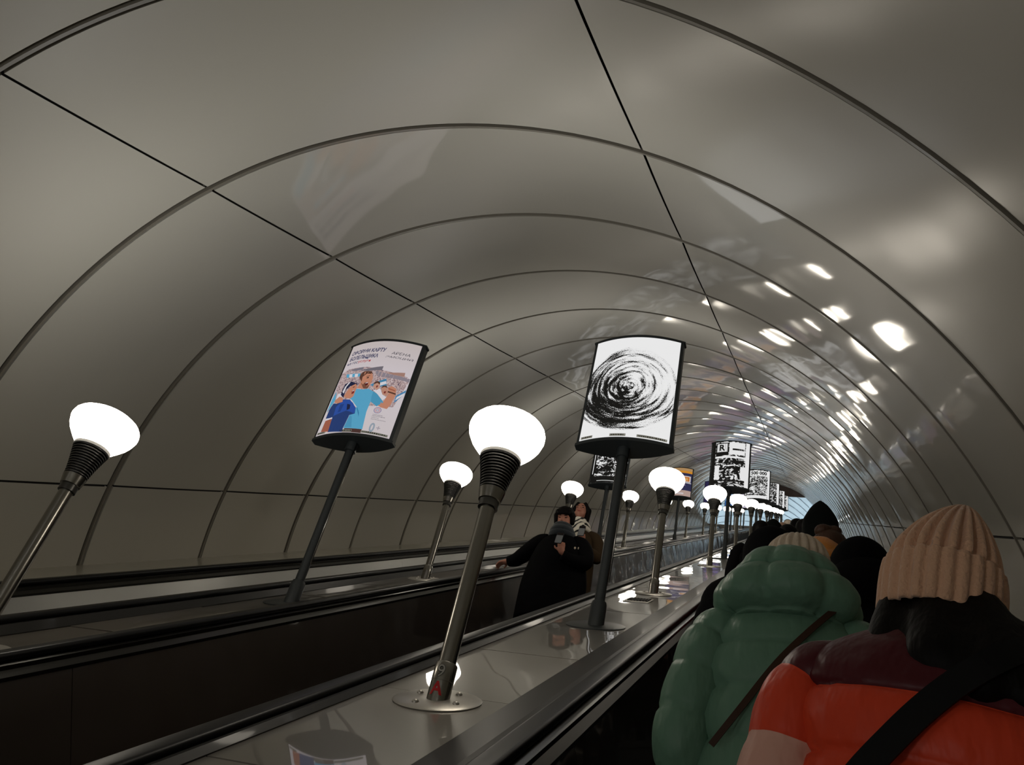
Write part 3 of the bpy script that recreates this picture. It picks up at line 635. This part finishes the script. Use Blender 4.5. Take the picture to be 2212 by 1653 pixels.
def loft_geo(path, seg=36, sub=8, puff=None, frame=None, lobes=None, mats=None, wr=0, seed=0):
    """path: (x,y,z,ru,rv); puff=(seam_params, amp); mats: seam index -> material index"""
    rnd = random.Random(seed); n = (len(path)-1)*sub; v = []; f = []; mi = []
    seams, amp = puff if puff else ([], 0)
    for i in range(n+1):
        t = i/sub; x, y, z, ru, rv = cr(path, t)
        if frame == 'path':
            a = cr(path, t-.05); b = cr(path, t+.05); d = Vector(b[:3])-Vector(a[:3]); d.normalize()
            U = Vector((0, 1, 0)).cross(d).normalized(); V = d.cross(U)
        else: U, V = Vector((1, 0, 0)), Vector((0, 1, 0))
        s = 1
        if seams:
            lo = max([q for q in seams if q <= t], default=0); hi = min([q for q in seams if q > t], default=len(path)-1)
            s = 1+amp*(math.sin(PI*(t-lo)/max(hi-lo, 1e-6))**.45 if hi > lo else 0)-amp*.5
        near = min([abs(t-q_) for q_ in seams], default=9) if wr else 9
        for k in range(seg):
            a = 2*PI*k/seg; q = s
            if wr: q *= 1+wr*math.exp(-near/.28)*math.sin(19*a+4*math.sin(3*a+seed)+2.5*math.sin(t*2+seed))*(.5+.5*math.sin(5*a+seed*2+t))+wr*.5*math.sin(7*a+3*math.sin(2*t+seed))*math.sin(2.3*t+a*2+seed)
            if lobes: q *= 1+lobes[1]*(abs(math.sin(a*lobes[0]/2+lobes[2]))**.5-.6)
            v.append(Vector((x, y, z))+U*ru*q*math.cos(a)+V*rv*q*math.sin(a))
    for i in range(n):
        for k in range(seg): f.append((i*seg+k, i*seg+(k+1) % seg, (i+1)*seg+(k+1) % seg, (i+1)*seg+k))
    if mats:
        for i in range(n):
            t = (i+.5)/sub; mi += [mats(t)]*seg
    f += [tuple(range(seg))[::-1], tuple(n*seg+k for k in range(seg))]
    if mats: mi += [mats(0), mats(n/sub)]
    return v, f, mi
def join(geos):
    v = []; f = []; mi = []
    for a, b, c in geos:
        o = len(v); v += a; f += [tuple(i+o for i in q) for q in b]; mi += c if c else [0]*len(b)
    return v, f, mi
def cloth(name, geos, m, parent, label=None):
    v, f, mi = join(geos); me = mesh(name, v, f, m, True, mi if isinstance(m, list) else None); o = obj(name, me, parent); tag(o, label); return o
def knit(prof, ribs, depth, seg=None, lean=(0, 0)):
    """ribbed hat of revolution: prof (r, z)"""
    seg = seg or ribs*6; v = []; f = []; n = (len(prof)-1)*5; z0, z1 = prof[0][1], prof[-1][1]
    for i in range(n+1):
        r, z = cr(prof, i/5); s = (z-z0)/(z1-z0)
        for k in range(seg):
            a = 2*PI*k/seg; q = r*(1-depth*(abs(math.cos(a*ribs/2))**4)*min(1, r/.04)); v.append(Vector((q*math.cos(a)+lean[0]*s*s, q*1.08*math.sin(a)+lean[1]*s*s, z)))
    for i in range(n):
        for k in range(seg): f.append((i*seg+k, i*seg+(k+1) % seg, (i+1)*seg+(k+1) % seg, (i+1)*seg+k))
    f.append(tuple(n*seg+k for k in range(seg))); return v, f, []
def body_caps(h, arms):
    """one standing body: legs, trunk, neck, head; arms = list of joint lists"""
    k = h/1.7; c = []; e_ = []
    for s in (-1, 1):
        c += [((.09*s*k, 0, .90*k), .085*k, (.095*s*k, .01, .48*k), .058*k), ((.095*s*k, .01, .48*k), .058*k, (.10*s*k, -.01, .10*k), .038*k), ((.10*s*k, -.03, .045*k), .042*k, (.115*s*k, .13, .035*k), .034*k)]
    c += [((-.07*k, 0, .93*k), .1*k, (.07*k, 0, .93*k), .1*k), ((0, 0, .95*k), .125*k, (0, -.005, 1.2*k), .125*k), ((-.09*k, -.01, 1.33*k), .085*k, (.09*k, -.01, 1.33*k), .085*k), ((0, 0, 1.15*k), .12*k, (0, -.01, 1.33*k), .11*k), ((0, -.01, 1.38*k), .052*k, (0, .012, 1.5*k), .05*k)]
    for A in arms:
        for (p, r), (q, r2) in zip(A, A[1:]): c.append((p, r, q, r2))
    return c, e_
def head_geo(c, k=1, tilt=0):
    """head centre c (between the ears); faces +Y"""
    R = Matrix.Rotation(tilt, 3, 'X'); P = lambda x, y, z: Vector(c)+R @ (Vector((x, y, z))*k)
    caps = [(P(0, .02, -.055), .058*k, P(0, .055, -.085), .035*k), (P(-.03, .045, -.05), .035*k, P(.03, .045, -.05), .035*k), (P(0, .088, .008), .009*k, P(0, .105, -.026), .014*k),
            (P(-.012, .096, -.03), .009*k, P(.012, .096, -.03), .009*k), (P(-.045, .075, .024), .011*k, P(.045, .075, .024), .011*k), (P(-.012, .088, -.058), .009*k, P(.012, .088, -.058), .009*k), (P(0, .08, -.088), .016*k, P(0, .07, -.092), .02*k)]
    ells = [(P(0, -.005, .03), (.075*k, .095*k, .088*k), 20, 14), (P(0, .02, -.015), (.064*k, .074*k, .085*k), 20, 14)]
    for s in (-1, 1): ells.append((P(.075*s, -.005, -.005), (.011*k, .022*k, .032*k), 10, 8))
    return caps, ells, P
def hand_caps(w, d, up, side, curl=.5, s=1):
    """wrist w, pointing d, back-of-hand normal up, thumb on side +1/-1"""
    d = Vector(d).normalized(); up = Vector(up); up = (up-d*up.dot(d)).normalized(); l = d.cross(up)*side; w = Vector(w); c = []
    pal = w+d*.075*s
    c += [(w, .026*s, w+d*.03*s, .03*s), (w+d*.03*s+l*.02*s, .016*s, pal+l*.028*s, .013*s), (w+d*.03*s-l*.02*s, .016*s, pal-l*.028*s, .013*s), (w+d*.03*s, .018*s, pal, .015*s)]
    for i, (o, ln) in enumerate(((.031, .068), (.011, .078), (-.010, .073), (-.030, .057))):
        p = pal+l*o*s; a = curl*.6; q = p+(d*math.cos(a)-up*math.sin(a))*ln*.45*s; a2 = curl*1.5; r_ = q+(d*math.cos(a2)-up*math.sin(a2))*ln*.33*s; a3 = curl*2.1; t = r_+(d*math.cos(a3)-up*math.sin(a3))*ln*.25*s
        c += [(p, .0095*s, q, .0088*s), (q, .0088*s, r_, .008*s), (r_, .008*s, t, .007*s)]
    b = w+d*.025*s+l*.03*s; q = b+(d*.6+l*.8-up*.3).normalized()*.04*s; t = q+(d*.85+l*.2-up*.5).normalized()*.032*s
    c += [(w+d*.01*s+l*.015*s, .018*s, b, .014*s), (b, .013*s, q, .011*s), (q, .011*s, t, .008*s)]
    return c
def arm_down(s, k=1, f=.03): return [((.19*s*k, -.01, 1.36*k), .055*k), ((.25*s*k, -.02, 1.08*k), .042*k), ((.235*s*k, f+.08, .86*k), .03*k), ((.23*s*k, f+.12, .76*k), .026*k)]
_bc, _be = body_caps(1.7, [arm_down(-1), arm_down(1)]); _hc, _he, _ = head_geo((0, .01, 1.585))
BODY = blob('body', _bc+_hc, _be+_he, .016, M_JEAN, 3); BODY.materials.clear(); BODY.materials.append(M_JEAN); BODY.materials.append(M_SKIN)
BODY.polygons.foreach_set('material_index', [1 if (q.center.z > 1.42 or (.67 < q.center.z < .80 and abs(q.center.x) > .16)) else 0 for q in BODY.polygons])
ESC0 = .2309
def person(x, k, label, h=1.7, rz=0, dy=0, group=None, body=BODY):
    e = empty('person', (x, .4*k+dy, ESC0*k+.008), label, 'person', group, rz); s = h/1.7
    if body:
        o = obj('body', body, e, Matrix.Diagonal((s, s, s, 1)))
    return e
def torso(zs, cy=-.01): return [(0, cy, z, rx, ry) for z, rx, ry in zs]
def sleeves(k=1, r=.07, amp=.06, pts=None, seams=None, mats=None, w=0):
    out = []
    for s in (-1, 1):
        P = pts(s) if pts else [(.15*s*k, -.01, 1.40*k, .05, .06), (.205*s*k, -.01, 1.34*k, r, r*1.05), (.245*s*k, -.015, 1.20*k, r, r), (.265*s*k, -.01, 1.06*k, r*.95, r*.95), (.26*s*k, .05, .93*k, r*.85, r*.85), (.245*s*k, .11, .80*k, r*.7, r*.7)]
        out.append(loft_geo(P, 20, 6, (seams or [.6, 1.5, 2.4, 3.3, 4.2], amp), 'path', mats=mats))
    return out
# ---- the person nearest the viewer: beige ribbed hat, maroon, orange and pink puffer
P1 = person(.235, 4, 'person nearest the viewer in beige ribbed hat and maroon, orange and pink puffer', 1.70, rz=rad(-13))
prof = [(.235, .16, .8), (.25, .17, .9), (.245, .17, 1.05), (.25, .175, 1.17), (.25, .175, 1.265), (.252, .17, 1.34), (.245, .155, 1.395), (.20, .125, 1.45), (.12, .09, 1.50), (.085, .08, 1.53)]
prof = [(0, -.01, z, rx, ry) for rx, ry, z in prof]
tm = lambda t: 0 if t > 5.3 else (1 if t > 2.0 else 2)
sm_ = lambda t: 0 if t < 1.62 else (1 if t < 3.15 else (2 if t < 4.7 else 1))
sp_ = lambda s: [(.13*s, -.01, 1.45, .05, .07), (.195*s, -.01, 1.43, .07, .09), (.232*s, -.015, 1.385, .074, .095), (.252*s, -.02, 1.31, .078, .098), (.272*s, -.02, 1.2, .08, .098), (.285*s, -.01, 1.07, .078, .09), (.27*s, .06, .95, .072, .08), (.24*s, .14, .85, .06, .06)] if s < 0 else \
  [(.13, -.01, 1.45, .05, .07), (.19, .0, 1.43, .07, .085), (.215, .01, 1.37, .072, .09), (.22, .05, 1.27, .074, .09), (.22, .10, 1.16, .075, .085), (.20, .17, 1.08, .07, .08), (.16, .25, 1.06, .065, .065), (.12, .31, 1.08, .055, .055)]
def shear(g, q): return [Vector((v.x, v.y, v.z-q*v.x*min(1, max(0, (v.z-1.0)/.2)))) for v in g[0]], g[1], g[2]
cloth('puffer_jacket', [shear(loft_geo(prof, 64, 10, ([0, 2, 3.8, 5.3, 9], .085), mats=tm, wr=.016, seed=1), .17)]+[loft_geo(sp_(s), 32, 10, ([0, 1.62, 3.15, 4.7, 7], .12), 'path', mats=sm_, wr=.03, seed=2+s) for s in (-1, 1)], [M_MAROON, M_ORANGE, M_PINK], P1)
hp = [(.094, 1.65), (.099, 1.665), (.094, 1.69), (.082, 1.718), (.063, 1.75), (.040, 1.778), (.019, 1.796), (.008, 1.80), (.002, 1.80)]
hq = [(.098, 1.555), (.106, 1.558), (.108, 1.585), (.109, 1.62), (.107, 1.648), (.104, 1.657), (.096, 1.658)]
ht = cloth('knit_hat', [knit(hp, 22, .16, 264, (.025, 0)), knit(hq, 26, .065, 260)], M_BEIGE, P1)
ht.matrix_basis = Matrix.Translation((0, 0, 1.575)) @ Matrix.Rotation(rad(9), 4, 'Y') @ Matrix.Translation((0, 0, -1.58))
hr = blob('hair', [((-.065, -.04, 1.555), .04, (-.085, -.085, 1.455), .04), ((0, -.05, 1.555), .05, (.0, -.12, 1.43), .055), ((.06, -.04, 1.55), .05, (.09, -.12, 1.41), .06), ((.10, -.02, 1.50), .05, (.18, -.09, 1.43), .06), ((.02, -.1, 1.45), .055, (.06, -.15, 1.385), .04), ((.06, -.11, 1.42), .05, (.12, -.14, 1.37), .03)], [], .012, M_HAIR, 3)
obj('hair', hr, P1)
cf = blob('scarf', [((-.09, .02, 1.50), .05, (.09, .03, 1.50), .05), ((.09, .02, 1.50), .06, (.19, -.03, 1.475), .055), ((-.09, .02, 1.5), .05, (0, -.07, 1.5), .05)], [], .014, M_BLACK, 3); obj('scarf', cf, P1)
def strap(name, pts, wd, th, m, label, loc, cat='bag strap'):
    v = []; f = []; n = (len(pts)-1)*6
    for i in range(n+1):
        p = Vector(cr(pts, i/6)); a = Vector(cr(pts, i/6-.05)); b = Vector(cr(pts, i/6+.05)); d = (b-a).normalized(); nrm = Vector((0, -1, 0)); s = d.cross(nrm).normalized()
        for q in (-1, 1): v += [p+s*wd*q, p+s*wd*q+nrm*th]
    for i in range(n):
        o = i*4; f += [(o, o+2, o+6, o+4), (o+1, o+5, o+7, o+3), (o, o+4, o+5, o+1), (o+2, o+3, o+7, o+6)]
    me = mesh(name, v, f, m, False); o = obj(name, me, None, Matrix.Translation(loc)); tag(o, label, cat); return o
strap('bag_strap', [(.17, -.10, 1.475), (.10, -.175, 1.42), (.02, -.195, 1.36), (-.06, -.205, 1.28), (-.14, -.21, 1.18), (-.2, -.2, 1.05)], .021, .006, M_STRAPB, 'wide black bag strap across the back of the orange puffer', P1.location).rotation_euler = (0, 0, rad(-13))
# ---- green puffer
P2 = person(-.045, 6, 'person in a sage green hooded puffer with a cream knit hat', 1.60)
prof = [(.205, .16, .78), (.215, .165, .90), (.215, .165, 1.03), (.215, .165, 1.15), (.215, .16, 1.26), (.20, .145, 1.335), (.17, .12, 1.39), (.13, .10, 1.44)]
prof = [(0, -.01, z, rx, ry) for rx, ry, z in prof]
gs = lambda s: [(.12*s, -.01, 1.375, .05, .07), (.18*s, -.01, 1.345, .078, .09), (.215*s, -.015, 1.27, .083, .095), (.24*s, -.02, 1.16, .083, .092), (.255*s, -.02, 1.05, .08, .088), (.245*s, .03, .95, .076, .08), (.22*s, .11, .86, .062, .065)]
cloth('puffer_jacket', [loft_geo(prof, 72, 10, ([0, 1, 2.1, 3.2, 4.4, 7], .085), wr=.018, seed=5)]+[loft_geo(gs(s), 36, 10, ([0, 1.3, 2.4, 3.5, 4.6, 6], .12), 'path', wr=.035, seed=7+s) for s in (-1, 1)], M_GREEN, P2)
hood = [(0, -.035, 1.375, .135, .105), (0, -.05, 1.40, .168, .135), (0, -.055, 1.44, .18, .148), (0, -.05, 1.49, .17, .14), (0, -.04, 1.535, .142, .12), (-.0, -.03, 1.57, .118, .105), (0, -.02, 1.595, .096, .092), (0, -.015, 1.585, .083, .083)]
cloth('hood', [loft_geo(hood, 96, 10, ([0, .45, 3.7, 7], .15), lobes=(7, .16, .35), wr=.022, seed=3)], M_GREEN, P2, 'thick quilted hood pushed up behind the hat')
hp = [(.093, 1.56), (.096, 1.60), (.088, 1.635), (.068, 1.662), (.04, 1.68), (.015, 1.687), (.002, 1.688)]
ht = cloth('knit_hat', [knit(hp, 22, .1, 176)], M_CREAM, P2); ht.matrix_basis = Matrix.Translation((.025, .02, .012))
strap('bag_strap', [(.13, -.13, 1.41), (.06, -.172, 1.32), (-.02, -.183, 1.22), (-.10, -.183, 1.10), (-.17, -.17, 1.0)], .008, .005, M_STRAPN, 'narrow brown leather strap across the green puffer', P2.location)
# ---- generic dark coats
def coat(e, m, k=1, w=1, amp=.05, seams=None, slv=True, top=1.47):
    pr = [(.22*w, .15, .55), (.215*w, .15, .8), (.21*w, .15, 1.0), (.215*w, .155, 1.18), (.21*w, .145, 1.30), (.175*w, .12, 1.39), (.10, .085, 1.44), (.075, .075, top)]
    pr = [(0, -.01, z*k, rx*k, ry*k) for rx, ry, z in pr]
    g = [loft_geo(pr, 40, 6, (seams or [0, 1, 2, 3, 4, 7], amp))]
    if slv: g += sleeves(k, .075*k, amp)
    return cloth('coat', g, m, e)
def hood_up(e, m, c, r, zlo, peak=0, label=None):
    cx, cy, cz = c; P = [(cx, cy-.01, zlo, r*.95, r*.95), (cx, cy-.01, zlo+.06, r*.93, r), (cx, cy, cz-.03, r, r*1.05), (cx, cy, cz+.03, r*.97, r*1.03), (cx, cy-.005, cz+.075, r*.80, r*.88), (cx, cy-.01, cz+.105+peak*.5, r*.5, r*.6), (cx, cy-.015, cz+.122+peak, r*.12, r*.2)]
    return cloth('hood', [loft_geo(P, 32, 6)], m, e, label)
def hair_cap(e, m, c, r, drop=.1, name='hair', vox=.012):
    cx, cy, cz = c
    return obj(name, blob(name, [((cx, cy-.02, cz), r*.9, (cx, cy-.04, cz-drop), r*.75)], [((cx, cy-.012, cz+.01), (r, r*1.12, r*1.02), 20, 14)], vox, m, 3), e)
P3 = person(-.14, 9, 'person in a black hooded puffer with a brown fur edge, left of the mustard collar', 1.66)
coat(P3, M_BLACK, .99, 1.0, .09); hood_up(P3, M_BLACK, (0, .0, 1.555), .125, 1.36)
fr = blob('fur_trim', [((-.07, .03, 1.655), .022, (-.03, .03, 1.675), .022), ((-.03, .03, 1.675), .022, (.04, .03, 1.678), .022), ((.04, .03, 1.678), .022, (.075, .03, 1.655), .022)], [], .01, M_BHAIR, 2); obj('fur_trim', fr, P3)
P4 = person(.12, 10, 'person with brown hair tied up, mustard collar and navy coat', 1.68)
coat(P4, M_NAVY, 1); hair_cap(P4, M_BHAIR, (0, .0, 1.585), .088, .06)
obj('hair_bun', blob('hair_bun', [], [((-.03, -.05, 1.66), (.045, .045, .035), 14, 10), ((.02, -.04, 1.665), (.04, .04, .03), 14, 10)], .01, M_BHAIR, 2), P4)
cloth('collar', [loft_geo([(-.05, -.02, 1.44, .15, .11), (-.055, -.03, 1.49, .145, .12), (-.05, -.025, 1.55, .12, .11), (-.045, -.02, 1.60, .085, .09)], 32, 6, ([0, 1.5, 3], .08))], M_MUST, P4)
P5 = person(.215, 8, 'person in a plain black coat beside the right wall, partly behind the beige hat', 1.62)
coat(P5, M_BLACK, .99, 1.02); hood_up(P5, M_BLACK, (-.01, -.01, 1.535), .115, 1.38)
cloth('coat_shoulder_hood', [loft_geo([(0, -.03, 1.34, .19, .13), (0, -.04, 1.42, .165, .13), (0, -.03, 1.50, .125, .12), (0, -.02, 1.54, .09, .1)], 32, 6)], M_BLACK, P5)
P6 = person(.10, 13, 'tall person in a pointed dark hood, highest in the queue', 1.77)
coat(P6, M_DKGRN, 1.05, 1.05); hood_up(P6, M_DKGRN, (0, .0, 1.70), .115, 1.45, .055)
# ---- the queue further up
far = [(-.33, 22, 1.66, M_DKGRN, 'hood', M_DKGRN, 'person far up the queue in a dark pointed hood'), (-.42, 20, 1.68, M_BLACK, 'hair', M_HAIR, 'person far up the queue standing at the left handrail'),
       (-.29, 27, 1.64, M_BLACK, 'hat', M_BEIGE, 'person far up the queue in a beige cap'), (-.14, 18, 1.66, M_REDC, 'hair', M_HAIR, 'person up the queue in a red jacket'),
       (-.23, 31, 1.68, M_OLIVE, 'hat', M_CREAM, 'person far up the queue in a pale hat'), (-.09, 25, 1.73, M_BLACK, 'hair', M_HAIR, 'dark haired person up the queue beside the pale hats'),
       (.0, 21, 1.73, M_NAVY, 'hair', M_HAIR, 'dark haired person just left of the tall pointed hood'), (.2, 17, 1.66, M_BLACK, 'hair', M_BHAIR, 'person up the queue behind the tall hood'), (-.2, 15, 1.58, M_BLACK, 'hair', M_HAIR, 'short dark person up the queue behind the black puffer'),
       (.15, 28, 1.7, M_BLACK, 'hair', M_HAIR, 'person up the queue on the right side, hidden to the shoulders'), (-.3, 38, 1.7, M_BLACK, 'hair', M_HAIR, 'topmost person of the queue that can be made out')]
for x, k, h, m, kind, hm, lab in far:
    e = person(x, k, lab, h, group='people queueing far up the near escalator'); s = h/1.7
    coat(e, m, s)
    if kind == 'hood': hood_up(e, m, (0, 0, 1.60*s), .115, 1.4*s, .03)
    elif kind == 'hat': cloth('knit_hat', [knit([(.1, 1.58*s), (.1, 1.63*s), (.085, 1.68*s), (.05, 1.715*s), (.002, 1.73*s)], 20, .08, 60)], hm, e)
    else: hair_cap(e, hm, (0, 0, 1.605*s), .092, .06, vox=.018)
# ---- the couple on the middle escalator, facing the viewer
def flip(x0, y0, z0): return lambda wx, wy, wz: Vector((-(wx-x0), -(wy-y0), wz-z0))
BX, BK = -2.37, 19
by = .4*BK; bz = ESC0*BK+.008
PB_ = person(BX, BK, 'person in a black coat with grey scarf, looking down at a phone', 1.7, PI, body=None)
F = flip(BX, by, bz); hr_y = 7.80
hand = F(-3.04, hr_y, 0); hand.z = .5774*hr_y-.70/C30+EYE-bz+.052
wr = hand+Vector((-.07, .03, .03))
armR = [((.19, -.01, 1.33), .055), ((.40, -.10, 1.20), .043), (tuple(wr), .028)]
ph = Vector((-.055, .27, 1.225)); wl = Vector((-.085, .215, 1.10))
armL = [((-.19, -.01, 1.33), .055), ((-.30, .05, 1.06), .043), (tuple(wl), .027)]
c, e_ = body_caps(1.64, [armR, armL]); hc, he, HP = head_geo((0, .03, 1.565), 1.06, rad(-16))
c += hc; e_ += he
c += hand_caps(wr, (.55, -.15, -.12), (.1, 0, 1), 1, .55, 1.0) + hand_caps(wl, (.12, .12, 1), (-.25, .9, -.1), -1, .75, 1.0)
bme = blob('body', c, e_, .0075, M_JEAN, 3); bme.materials.append(M_SKIN)
bme.polygons.foreach_set('material_index', [1 if (q.center.z > 1.40 or (q.center-wr).length < .16 or (q.center-wl).length < .17) else 0 for q in bme.polygons]); obj('body', bme, PB_)
def face(e, P, k, m_lip=M_LIP, closed=False):
    for s in (-1, 1):
        bm = bmesh.new(); add_ell(bm, P(.031*s, .083, .006), (.014*k, .006*k, (.004 if closed else .006)*k), 10, 6); me = bpy.data.meshes.new('eye'); bm.to_mesh(me); bm.free(); me.materials.append(M_EYE); obj('eye', me, e)
        bm = bmesh.new(); add_cap(bm, P(.018*s, .093, .026), .0035*k, P(.046*s, .082, .028), .003*k, 6); me = bpy.data.meshes.new('eyebrow'); bm.to_mesh(me); bm.free(); me.materials.append(M_HAIR); obj('eyebrow', me, e)
    bm = bmesh.new(); add_ell(bm, P(0, .095, -.057), (.021*k, .008*k, .0065*k), 12, 6); me = bpy.data.meshes.new('mouth'); bm.to_mesh(me); bm.free(); me.materials.append(m_lip); obj('mouth', me, e)
face(PB_, HP, 1.06, closed=True)
obj('hair', blob('hair', [(HP(-.055, .06, .065), .034, HP(.055, .06, .065), .034), (HP(-.05, .082, .05), .018, HP(.05, .082, .05), .018), (HP(-.08, .02, .04), .034, HP(-.082, .01, -.03), .026), (HP(.08, .02, .04), .034, HP(.082, .01, -.03), .026), (HP(0, -.06, .03), .08, HP(0, -.07, -.04), .06)], [(HP(0, -.012, .055), (.102, .115, .085), 20, 14)], .009, M_HAIR, 3), PB_)
cloth('scarf', [loft_geo([(0, .01, 1.35, .13, .12), (0, .015, 1.39, .14, .135), (0, .025, 1.435, .122, .13), (0, .03, 1.48, .10, .115), (0, .03, 1.495, .088, .1)], 36, 6, ([0, 1.2, 2.4, 4], .08))], M_GREY, PB_)
pr = [(.34, .2, .45), (.34, .2, .65), (.335, .195, .85), (.30, .185, 1.05), (.26, .17, 1.2), (.22, .145, 1.30), (.16, .12, 1.36), (.11, .10, 1.40)]
sl = [[(.13, 0, 1.34, .06, .07), (.22, -.02, 1.31, .085, .09), (.32, -.06, 1.25, .085, .09), (.42, -.11, 1.195, .078, .08), tuple(wr+Vector((-.10, .02, .015)))+(.07, .07), tuple(wr+Vector((-.015, .0, 0)))+(.055, .055)],
      [(-.13, 0, 1.34, .06, .07), (-.22, .0, 1.29, .085, .09), (-.28, .02, 1.18, .085, .09), (-.29, .07, 1.07, .08, .08), (-.19, .14, 1.05, .07, .07), tuple(wl+Vector((-.01, -.01, -.03)))+(.055, .055)]]
cloth('coat', [loft_geo([(0, -.01, z, rx, ry) for rx, ry, z in pr], 44, 6, ([0, 7], .02))]+[loft_geo(q, 20, 6, ([0, 1.2, 2.4, 3.6, 5], .04), 'path') for q in sl], M_BLACK, PB_)
for dx, wd in ((-.2, .011), (-.235, .006)):
    bm = bmesh.new(); add_ell(bm, (dx, .158, 1.185), (wd, .006, .014), 10, 6); me = bpy.data.meshes.new('badge'); bm.to_mesh(me); bm.free(); me.materials.append(M_CREAM); o = obj('badge', me, PB_); tag(o, 'small white badge')
def phone(name, M, label):
    v, f = extrude(rrect(-.036, .036, -.074, .074, .012), -.0045, .0045, f=lambda x, a, z: Vector((x, a, z)))
    e = obj(name, mesh(name, v, f, M_PHONE), None, M); tag(e, label, 'phone')
    v, f = extrude(rrect(-.034, .034, -.072, .035, .01), .0046, .0052, f=lambda x, a, z: Vector((x, a, z))); obj('back_cover', mesh('back_cover', v, f, M_PHONEB), e)
    v, f = extrude(rrect(-.03, .03, .042, .068, .006), .0046, .0066, f=lambda x, a, z: Vector((x, a, z))); obj('camera_strip', mesh('camera_strip', v, f, M_EYE), e); return e
MB = Matrix.Translation(PB_.location) @ Matrix.Rotation(PI, 4, 'Z')
phone('phone', MB @ Matrix.Translation(ph) @ Matrix.Rotation(rad(18), 4, 'X'), 'phone held up by the person in the black coat')
GX, GK = -2.445, 21
PG = person(GX, GK, 'person in olive coat with a black and white scarf, chin raised', 1.7, PI, body=None)
wl = Vector((-.13, .22, 1.17)); ph2 = Vector((-.12, .29, 1.28))
armR = arm_down(1, .98); armL = [((-.19, -.01, 1.34), .055), ((-.27, .02, 1.07), .043), (tuple(wl), .026)]
c, e_ = body_caps(1.68, [armR, armL]); hc, he, HP = head_geo((.0, .02, 1.665), 1.0, rad(12)); c += hc; e_ += he
c += [((0, 0, 1.40), .05, (0, .01, 1.60), .05)] + hand_caps(wl, (.1, .3, 1), (-.2, .9, -.1), -1, .8, .95)
bme = blob('body', c, e_, .0075, M_JEAN, 3); bme.materials.append(M_SKIN)
bme.polygons.foreach_set('material_index', [1 if (q.center.z > 1.45 or (q.center-wl).length < .16) else 0 for q in bme.polygons]); obj('body', bme, PG); face(PG, HP, 1.0)
obj('hair', blob('hair', [(HP(-.045, .055, .085), .022, HP(-.082, .035, .02), .024), (HP(.045, .055, .085), .022, HP(.082, .035, .02), .024), (HP(-.085, .01, .02), .035, HP(-.092, -.005, -.16), .022), (HP(.085, .01, .02), .035, HP(.092, -.005, -.14), .022), (HP(0, -.06, .03), .08, HP(0, -.07, -.12), .07)], [(HP(0, -.022, .05), (.093, .102, .085), 20, 14)], .009, M_HAIR, 3), PG)
cloth('scarf', [loft_geo([(0, .01, 1.40, .15, .13), (0, .02, 1.45, .145, .135), (0, .02, 1.50, .125, .12), (0, .02, 1.55, .098, .10), (0, .015, 1.56, .08, .085)], 36, 6, ([0, 1.2, 2.5, 4], .09)), loft_geo([(-.03, .135, 1.47, .06, .03), (-.045, .165, 1.38, .07, .025), (-.05, .175, 1.25, .075, .022), (-.05, .175, 1.12, .075, .02)], 20, 6)], M_PLAID, PG)
pr = [(.25, .165, .45), (.25, .165, .65), (.245, .165, .85), (.235, .16, 1.05), (.225, .16, 1.2), (.205, .145, 1.32), (.15, .11, 1.40), (.10, .09, 1.44)]
sl = [[(.13, 0, 1.38, .06, .07), (.21, -.01, 1.33, .08, .085), (.25, -.015, 1.2, .078, .08), (.265, -.01, 1.06, .07, .075), (.255, .06, .93, .062, .065), (.235, .11, .82, .052, .055)], [(-.13, 0, 1.38, .06, .07), (-.21, -.01, 1.33, .08, .085), (-.26, 0, 1.2, .08, .08), (-.27, .05, 1.09, .075, .075), (-.2, .14, 1.1, .065, .065), tuple(wl+Vector((-.01, -.01, -.03)))+(.05, .05)]]
cloth('coat', [loft_geo([(0, -.01, z, rx, ry) for rx, ry, z in pr], 44, 6, ([0, 7], .02))]+[loft_geo(q, 20, 6, None, 'path') for q in sl], M_OLIVE, PG)
MG = Matrix.Translation(PG.location) @ Matrix.Rotation(PI, 4, 'Z')
phone('phone', MG @ Matrix.Translation(ph2) @ Matrix.Rotation(rad(15), 4, 'X'), 'phone held by the person in the olive coat')
